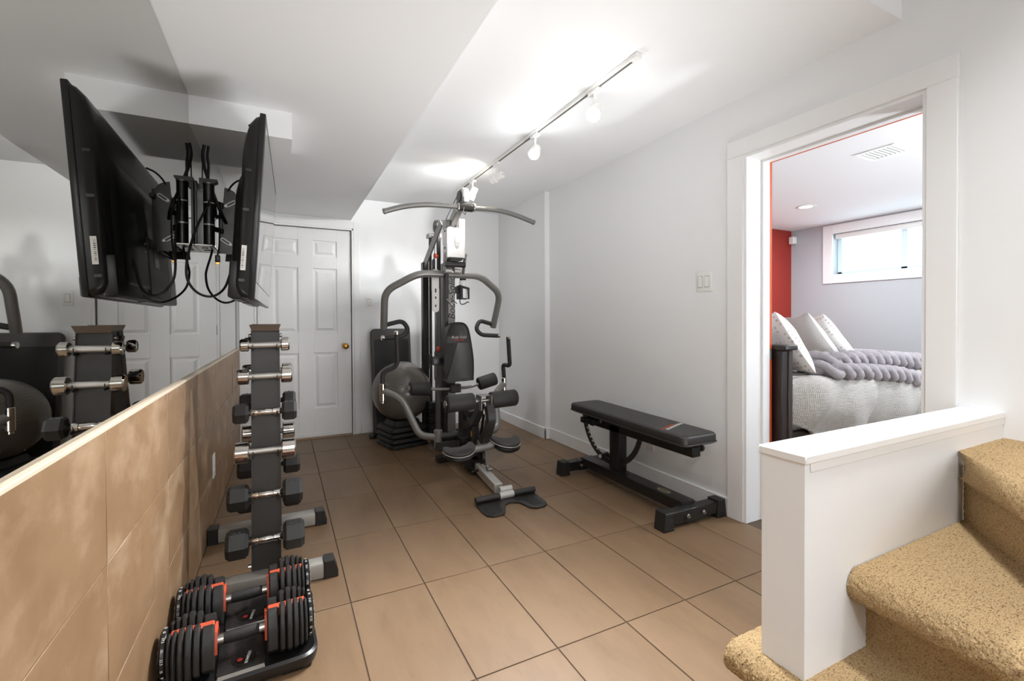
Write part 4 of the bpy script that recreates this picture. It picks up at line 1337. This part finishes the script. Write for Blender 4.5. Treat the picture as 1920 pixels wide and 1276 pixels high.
# thigh rollers on a bent rod
rod = [(GX - .385, 3.63, .60), (GX - .12, 3.64, .572), (GX + .12, 3.64, .572), (GX + .37, 3.63, .635)]
part('roller_rod', MB().tube(rod, .0125, 12, .04), GYMGREY, gy)
part('rod_clamp', MB().box((GX - .05, 3.60, .54), (GX + .04, 3.68, .61), .005, 1), GYMDARK, gy)
for (a, b) in ((rod[0], rod[1]), (rod[3], rod[2])):
    a, b = Vector(a), Vector(b)
    d_ = (b - a).normalized()
    part('foam_roller', MB().lathe([(.03, 0), (.05, .004), (.056, .014), (.056, .155), (.05, .165), (.02, .167)], a, d_, 24), FOAM, gy)
    part('roller_cap', MB().lathe([(.0, -.008), (.016, -.008), (.02, -.004), (.02, .002)], a, d_, 16, caps=False), STEEL, gy)
# leg extension with its rollers
lyr, lzr = 3.08, .55
part('roller_rod', MB().cyl((1.02, lyr, lzr - .005), (1.57, lyr, lzr + .01), .013, 12), STEEL, gy)
for (a, b) in ((1.018, 1.228), (1.352, 1.571)):
    part('foam_roller', MB().lathe([(.035, 0), (.054, .003), (.061, .012), (.061, b - a - .012), (.054, b - a - .003), (.035, b - a)], (a, lyr, lzr), (1, 0, .027), 26), FOAM, gy, sharp=50)
part('roller_cap', MB().lathe([(.0, -.012), (.02, -.012), (.026, -.006), (.026, .004)], (1.018, lyr, lzr), (1, 0, .027), 16, caps=False), STEEL, gy)
part('leg_bracket', MB().box((1.265, lyr - .055, lzr - .06), (1.272, lyr + .05, lzr + .045), .002, 1).box((1.345, lyr - .055, lzr - .06), (1.352, lyr + .05, lzr + .045), .002, 1).box((1.265, lyr - .02, lzr + .036), (1.352, lyr + .05, lzr + .045), .003, 1), GYMGREY, gy)


def flatbar(pts, w, t, seg=4):
    """curved rectangular tube along pts, in the plane x = const"""
    P = smooth(pts, seg)
    V, F = [], []
    for i, p in enumerate(P):
        d = (P[min(i + 1, len(P) - 1)] - P[max(i - 1, 0)]).normalized()
        n = Vector((1, 0, 0)).cross(d).normalized()
        for (a, b) in ((-1, -1), (1, -1), (1, 1), (-1, 1)):
            V.append(p + Vector((a * w / 2, 0, 0)) + n * b * t / 2)
    for i in range(len(P) - 1):
        for k in range(4):
            F.append((i * 4 + k, i * 4 + (k + 1) % 4, i * 4 + 4 + (k + 1) % 4, i * 4 + 4 + k))
    F += [(3, 2, 1, 0), tuple(len(V) - 4 + k for k in range(4))]
    return MB().add(V, F)


part('leg_arm', flatbar([(1.325, 3.03, .52), (1.325, 3.0, .44), (1.318, 3.03, .34), (1.305, 3.09, .26), (1.295, 3.14, .21)], .055, .055), GYMDARK, gy)
part('lever_arm', flatbar([(1.29, 3.10, .53), (1.275, 3.13, .44), (1.265, 3.19, .375), (1.262, 3.29, .34), (1.262, 3.42, .335)], .05, .055), GYMDARK, gy)
part('pop_knob', MB().sphere((1.40, 3.24, .42), .016, 12, 8), Mat('amber_knob', (226, 170, 70), .4), gy)
part('lever_link', MB().bar((1.375, 3.24, .42), (1.375, 3.30, .24), .012, .03, .002, (0, 1, 0)), BLACK, gy)
# half-moon ankle pads on a cross tube
part('ankle_tube', MB().cyl((1.14, 3.07, .205), (1.46, 3.075, .225), .028, 18).bar((1.295, 3.14, .24), (1.295, 3.06, .2), .05, .06, .006), GYMGREY, gy)
for (cx, cz_, an) in ((1.113, .225, -4), (1.478, .245, 6)):
    M = Matrix.Translation((cx, 3.09, cz_)) @ Matrix.Rotation(math.radians(an), 4, 'Y') @ Matrix.Rotation(math.radians(14), 4, 'X')
    ol = [(math.cos(math.radians(a)) * .118, math.sin(math.radians(a)) * .125) for a in range(180, 361, 12)]
    ol += [(.108, .03), (.085, .03), (.05, -.0), (0, -.012), (-.05, 0), (-.085, .03), (-.108, .03)]
    U_, V2 = M.to_3x3() @ Vector((1, 0, 0)), M.to_3x3() @ Vector((0, 1, 0))
    part('ankle_pad', MB().prism(ol, M.translation, U_, V2, .022, .006), VINYL2, gy)
    part('pad_piping', MB().tube([M @ Vector((p[0] * 1.01, p[1] * 1.01, .0)) for p in ol[:16]], .0035, 6), SILVER, gy)
    part('pad_shell', MB().prism([(p[0] * .97, p[1] * .97) for p in ol], M.translation - Vector((0, 0, .052)), U_, V2, .050, .02), BLACK, gy)

# lat bar hanging from the boom
lb = thing('lat_bar', 'long curved grey pulldown bar hanging at the top of the gym machine', 'pulldown bar', (GX, 3.37, 2.02))
lp = [at(720, 396, y=3.36), at(758, 387, y=3.36), at(798, 383.5, y=3.37), at(837, 385.5, y=3.37), at(872, 389, y=3.37), at(922, 392.5, y=3.37), at(948, 397.5, y=3.37), at(973, 405.5, y=3.37), at(1001, 417, y=3.37)]
part('bar', MB().spline(lp, .0195, 14, 6), GYMGREY, lb)
part('collar', MB().tube([at(861, 388, y=3.37), at(885, 390, y=3.37)], .032, 20), GYMDARK, lb)
for px in (858.5, 888):
    part('collar_ring', MB().tube([at(px - 1.2, 388.5, y=3.37), at(px + 1.2, 389, y=3.37)], .034, 20), STEEL, lb)
for q, r_ in ((lp[0], lp[1]), (lp[-1], lp[-2])):
    d_ = (r_ - q).normalized()
    part('end_cap', MB().cyl(q - d_ * .006, q + d_ * .012, .0215, 16, .003), GYMGREY, lb)
part('carabiner', MB().tube([at(870, 388, y=3.34), at(868, 398, y=3.34), at(872, 402, y=3.34), at(874, 396, y=3.34)], .006, 8), STEEL, lb)

# bottle cage and bottle on the mast
bx_, by_, bz_ = at(868, 548, y=3.80).x, 3.80, at(868, 548, y=3.80).z
cg = thing('bottle_cage', 'black plastic bottle cage clipped to the side of the mast', 'bottle holder', (bx_, by_, bz_ - .06))
part('cage_mount', MB().box((GX + .037, by_ - .02, bz_ - .01), (bx_ - .036, by_ + .02, bz_ + .05), .005, 1), PLASTIC, cg)
cagebody = MB().prism([(-.042, .055), (.0, .05), (.042, .03), (.042, -.062), (.03, -.066), (-.042, -.066), (-.042, .0)], (bx_, by_ - .045, bz_), (1, 0, 0), (0, 0, 1), .004)
ring_o = [(-.045, .062), (.045, .04), (.045, -.06), (-.045, -.06)]
ring_i = [(-.017, .035), (.026, .025), (.031, -.052), (-.017, -.052)]
cagebody = MB()
for yy in (by_ - .044, by_ + .036):
    V = [(bx_ + p[0], yy + d_, bz_ + p[1]) for d_ in (0, .008) for p in ring_o + ring_i]
    F = []
    for k in range(4):
        k2 = (k + 1) % 4
        F += [(k, k2, 4 + k2, 4 + k), (8 + k, 8 + k2, 12 + k2, 12 + k), (k, k2, 8 + k2, 8 + k), (4 + k, 4 + k2, 12 + k2, 12 + k)]
    cagebody.add(V, F)
cagebody.box((bx_ - .045, by_ - .044, bz_ - .06), (bx_ - .040, by_ + .044, bz_ + .06), .001, 1)
part('cage', cagebody, PLASTIC, cg)
part('cage_foot', MB().spline([(bx_ - .038, by_ - .03, bz_ - .058), (bx_ - .04, by_ - .03, bz_ - .085), (bx_ - .025, by_ - .03, bz_ - .105), (bx_ + .005, by_ - .03, bz_ - .10), (bx_ + .03, by_ - .03, bz_ - .085), (bx_ + .045, by_ - .03, bz_ - .088)], .0045, 8), PLASTIC, cg)
bt = thing('water_bottle', 'clear white water bottle with black lid held in the cage', 'bottle', (bx_ + .0, by_, bz_ - .055))
part('body', MB().lathe([(.0, -.052), (.033, -.052), (.036, -.047), (.036, .075), (.028, .10), (.026, .108), (.0, .108)], (bx_, by_, bz_), (0, 0, 1), 24, caps=False), BOTTLE, bt)
part('lid', MB().lathe([(.028, .105), (.028, .127), (.02, .133), (.011, .136), (.011, .15), (.008, .157), (0, .157)], (bx_, by_, bz_), (0, 0, 1), 20, caps=False), PLASTIC, bt)

# ================================================================== STEP PLATFORM, RISERS, BALL
sp = thing('step_platform', 'black aerobic step platform stood on end against the back wall', 'step platform', (.985, 4.66, 0))
ln = math.atan2(.17, 1.07)
SM = Matrix.Translation((.985, 4.60, .012)) @ Matrix.Rotation(-ln, 4, 'X') @ Matrix.Rotation(math.radians(90), 4, 'X')
# local: x across, y up the board, z towards the viewer
part('deck', MB().prism(rounded(.40, 1.06, .045, 6, 0, .53), SM @ Vector((0, 0, -.03)), SM.to_3x3() @ Vector((1, 0, 0)), SM.to_3x3() @ Vector((0, 1, 0)), .055, .012), Mat('platform_plastic', (72, 69, 67), .5), sp)
part('grip_mat', MB().prism(rounded(.345, .90, .02, 4, 0, .50), SM @ Vector((0, 0, .0245)), SM.to_3x3() @ Vector((1, 0, 0)), SM.to_3x3() @ Vector((0, 1, 0)), .003, .001), RUBBER, sp)
part('end_foot', MB().box((.74, 4.55, 0), (.81, 4.62, .045), .008, 2), PLASTIC, sp)
rc, ra = Vector((.985, 4.262, 0)), math.radians(13)
RM = Matrix.Translation(rc) @ Matrix.Rotation(ra, 4, 'Z')
names = ['lowest black square step riser of the stack under the ball', 'second black square step riser from the floor', 'third black square step riser from the floor', 'topmost black square step riser, right under the exercise ball']
zr = [0, .048, .096, .144]
for k in range(4):
    t = thing('step_riser', names[k], 'step riser', (rc.x, rc.y, zr[k]), 'stacked step risers')
    T = RM @ Matrix.Translation((0, 0, zr[k]))
    w_ = .365
    lay = [(w_ - .03, .0), (w_ - .004, .004), (w_, .011), (w_, .026), (w_ - .012, .034), (w_ - .045, .045), (w_ - .085, .0475)] if k < 3 else [(w_ - .03, .0), (w_, .008), (w_, .026), (w_ - .012, .036), (w_ - .05, .046), (w_ - .09, .05), (w_ - .125, .092), (w_ - .15, .094), (w_ - .2, .068)]
    rings = [[(p[0], p[1], z_) for p in rounded(a, a, .05, 6)] for (a, z_) in lay]
    n_ = len(rings[0])
    mb = MB().add([p for q in rings for p in q], [(i * n_ + j, i * n_ + (j + 1) % n_, (i + 1) * n_ + (j + 1) % n_, (i + 1) * n_ + j) for i in range(len(rings) - 1) for j in range(n_)] + [tuple(range(n_ - 1, -1, -1)), tuple((len(rings) - 1) * n_ + j for j in range(n_))], T)
    part('riser_body', mb, RUBBER, t, sharp=45)
    part('riser_lip', MB().tube([T @ Vector((p[0], p[1], .012)) for p in (lambda r_: r_ + [r_[0]])(rounded(w_ + .004, w_ + .004, .052, 6))], .006, 6), RUBBER, t)
R_ = .272
ballc = Vector((.988, 4.262, .218 + R_))
bl = thing('exercise_ball', 'large grey exercise ball resting on the stacked step risers', 'exercise ball', (ballc.x, ballc.y, ballc.z - R_))
part('ball', MB().sphere(ballc, R_, 56, 36), BALLM, bl, sharp=180)
rib = MB()
BR = Matrix.Translation(ballc) @ Matrix.Rotation(math.radians(28), 4, 'Y') @ Matrix.Rotation(math.radians(-12), 4, 'X')
for k in range(-6, 7):
    la = k * .085
    rib.tube([BR @ Vector((math.cos(a * math.pi / 30) * R_ * math.cos(la) * 1.0006, math.sin(a * math.pi / 30) * R_ * math.cos(la) * 1.0006, R_ * math.sin(la) * 1.0006)) for a in range(61)], .0014, 4, caps=False)
part('ball_ribs', rib, BALLM, bl, sharp=180)
part('valve', MB().cyl(BR @ Vector((0, -R_ * .2, R_ * .975)), BR @ Vector((0, -R_ * .203, R_ * .988)), .008, 12), WPLAST, bl)

# ================================================================== BED
bd = thing('bed', 'dark wooden bed with tall headboard in the bedroom', 'bed', (3.6, 2.35, 0))
BY0, BY1, BX0, BX1 = 1.63, 3.12, 2.535, 4.65
hbd = part('headboard', MB().box((BX0, BY0 + .012, .05), (BX0 + .078, BY1, .955), .004, 1), WOOD, bd)
WEDGE = Mat('wood_edge', (58, 46, 42), .35)
for (ya, yb) in ((BY0 + .004, BY0 + .05), (BY1 - .05, BY1)):
    part('head_post', MB().box((BX0 + .052, ya, 0), (BX0 + .088, yb, .957), .004, 1), WEDGE, bd)
part('head_cap', MB().box((BX0 - .004, BY0 - .012, .957), (BX0 + .112, BY1 + .01, .985), .008, 2), WOOD, bd)
for (ya, yb, zt_) in ((BY0 + .045, BY0 + .085, .47), (BY1 - .06, BY1 - .02, .42)):
    part('side_rail', MB().box((BX0 + .07, ya, .16), (BX1, yb, zt_), .004, 1), WOOD, bd)
for (x, y) in ((BX1 - .08, BY0 + .05), (BX1 - .08, BY1 - .1)):
    part('leg', MB().box((x, y, 0), (x + .06, y + .06, .2), .004, 1), WOOD, bd)
part('mattress', MB().box((BX0 + .085, BY0 + .07, .40), (BX1 - .02, BY1 - .05, .78), .05, 4), SHEET, bd)
# duvet: top sheet that rolls over the near edge and hangs in folds
mb = MB()
NX, NP = 120, 60
V, F = [], []
x0, x1 = BX0 + .082, BX1 + .02
for i in range(NX + 1):
    u = i / NX
    x = x0 + (x1 - x0) * u
    hang = .25 + .20 * min(1, u / .3) + .03 * math.sin(u * 9 + .5) + .05 * noise.noise(Vector((x * 3, 1, 0)))
    for k in range(NP + 1):
        v = k / NP
        if v < .62:
            t = v / .62
            y = BY1 - .02 - (BY1 - BY0 - .05) * t
            z = .79 + .02 * math.sin(math.pi * t) + .02 * noise.noise(Vector((x * 3.1, y * 3.1, 2)))
            V.append((x, y, z))
        else:
            t = (v - .62) / .38
            a = min(1, t / .35) * math.pi / 2
            r = .075
            fold = .05 * math.sin(x * 13 + 1.5 * noise.noise(Vector((x * 4, 0, 7))) + t * 1.2) * t + .03 * noise.noise(Vector((x * 7, t * 2, 3))) * min(1, t * 2)
            bulge = .06 * math.sin(math.pi * min(1, t * 1.05))
            y = BY0 + .03 - r * math.sin(a) + (fold - bulge) * min(1, .15 + u * 9) + .035 * t + .05 * max(0, 1 - u * 9)
            z = .80 - r + r * math.cos(a) - max(0, t - .25) / .75 * (hang - r) + .01 * noise.noise(Vector((x * 6, t * 3, 9)))
            V.append((x, y, z))
for i in range(NX):
    for k in range(NP):
        F.append((i * (NP + 1) + k, (i + 1) * (NP + 1) + k, (i + 1) * (NP + 1) + k + 1, i * (NP + 1) + k + 1))
n0 = len(V)
dv = single('duvet', mb.add(V, F), DUVET, 'pale grey waffle-weave duvet hanging in folds over the bed side', 'duvet', loc=(3.6, 2.35, .6), sharp=180)
sm_ = dv.modifiers.new('thick', 'SOLIDIFY')
sm_.thickness = .022
sm_.offset = -1


def pillow(label, c, w, h, th, rot, mat):
    m_ = MB()
    N_ = 30
    V, F = [], []
    for side in (1, -1):
        for i in range(N_ + 1):
            for j in range(N_ + 1):
                u, v = i / N_ * 2 - 1, j / N_ * 2 - 1
                e = max(0, (1 - abs(u) ** 2.6)) ** .5 * max(0, (1 - abs(v) ** 2.6)) ** .5
                pin = 1 - .09 * (1 - abs(u) ** 2) * abs(v) ** 2
                pin2 = 1 - .09 * (1 - abs(v) ** 2) * abs(u) ** 2
                V.append((u * w / 2 * pin2, v * h / 2 * pin, side * th / 2 * e + .01 * noise.noise(Vector((u * 2, v * 2, side + c[0] * 9)))* e))
    K = N_ + 1
    for s_ in range(2):
        for i in range(N_):
            for j in range(N_):
                a = s_ * K * K
                F.append((a + i * K + j, a + (i + 1) * K + j, a + (i + 1) * K + j + 1, a + i * K + j + 1))
    M = Matrix.Translation(c) @ rot
    m_.add(V, F, M)
    return single('pillow', m_, mat, label, 'pillow', 'pillows at the head of the bed', loc=c, sharp=180)


def prot(yaw, lean, roll=0):
    return Matrix.Rotation(math.radians(yaw), 4, 'Z') @ Matrix.Rotation(math.radians(lean), 4, 'Y') @ Matrix.Rotation(math.radians(roll), 4, 'X')


def pil_rot(nyaw, back, spin=0):
    """pillow standing: local z = face normal; nyaw = direction the face looks (deg from +x), leaning back by 'back'"""
    n = Vector((math.cos(math.radians(nyaw)) * math.cos(math.radians(back)), math.sin(math.radians(nyaw)) * math.cos(math.radians(back)), math.sin(math.radians(back))))
    up = Vector((0, 0, 1))
    y_ = (up - n * up.dot(n)).normalized()
    x_ = y_.cross(n)
    M = Matrix.Identity(4)
    for i in range(3):
        M[i][0], M[i][1], M[i][2] = x_[i], y_[i], n[i]
    return M @ Matrix.Rotation(math.radians(spin), 4, 'Z')


pillow('white dotted pillow nearest the dark headboard', (2.86, 1.86, .985), .50, .42, .16, pil_rot(-38, 30, -4), PILLOWD)
pillow('grey knitted pillow leaning between the two dotted ones', (3.52, 2.06, .985), .40, .44, .13, pil_rot(-30, 32, -6), PILLOWG)
pillow('white dotted pillow half hidden behind the grey knitted one', (3.98, 2.22, .965), .44, .46, .14, pil_rot(-25, 34, -8), PILLOWD)

# chunky knit throw: rows of plaits lying across the bed, the near ones lapping over the edge


def plait(path, w, r, step=.125, seg=10):
    """V-shaped stitches along a path"""
    P = smooth(path, 14)
    L = [0]
    for a, b in zip(P, P[1:]):
        L.append(L[-1] + (b - a).length)

    def pos(s):
        s = max(0, min(L[-1], s))
        for i in range(len(L) - 1):
            if L[i + 1] >= s:
                t = (s - L[i]) / max(1e-6, L[i + 1] - L[i])
                return P[i].lerp(P[i + 1], t), (P[i + 1] - P[i]).normalized()
        return P[-1], (P[-1] - P[-2]).normalized()
    mb = MB()
    per = .27
    n = int(L[-1] / .012)
    for j in range(3):
        ph0 = 2 * math.pi * j / 3 + random.random() * .4
        pts, rr = [], []
        for k in range(n + 1):
            sl = L[-1] * k / n
            p, d = pos(sl)
            side = d.cross(Vector((0, 0, 1))).normalized()
            up = side.cross(d)
            ph = 2 * math.pi * sl / per + ph0
            pts.append(p + side * w * .8 * math.sin(ph) + up * r * .75 * math.sin(2 * ph))
            rr.append(r * (.86 + .16 * math.cos(2 * ph + .6)))
        mb.tube(pts, r, seg, rr=rr)
    return mb


thr = thing('knit_throw', 'chunky grey knitted throw laid across the bed', 'throw', (3.6, 2.2, .85))


def dz(x, y):
    t = max(0, min(1, (BY1 - .02 - y) / (BY1 - BY0 - .05)))
    return .78 + .02 * math.sin(math.pi * t)


for k in range(5):
    yy = BY0 + .10 + .105 * k
    xa = 3.04 + .24 * k
    part('plait', plait([(xa + .0, yy, dz(0, yy) + .045), (max(3.8, xa + .1), yy + .01, dz(0, yy) + .05), (4.25, yy, dz(0, yy) + .045), (4.5, yy, dz(0, yy) + .035)], .052, .032), WOOL, thr, sharp=180)
part('plait', plait([(2.93, BY0 + .14, .855), (2.96, BY0 - .02, .83), (3.25, BY0 - .05, .81), (3.6, BY0 - .065, .775), (3.84, BY0 - .08, .72)], .05, .034), WOOL, thr, sharp=180)
part('plait', plait([(2.97, BY0 + .16, .895), (2.99, BY0 + .02, .885), (3.3, BY0 + .0, .885), (3.7, BY0 - .01, .865), (4.05, BY0 - .02, .83), (4.5, BY0 - .02, .82)], .05, .034), WOOL, thr, sharp=180)
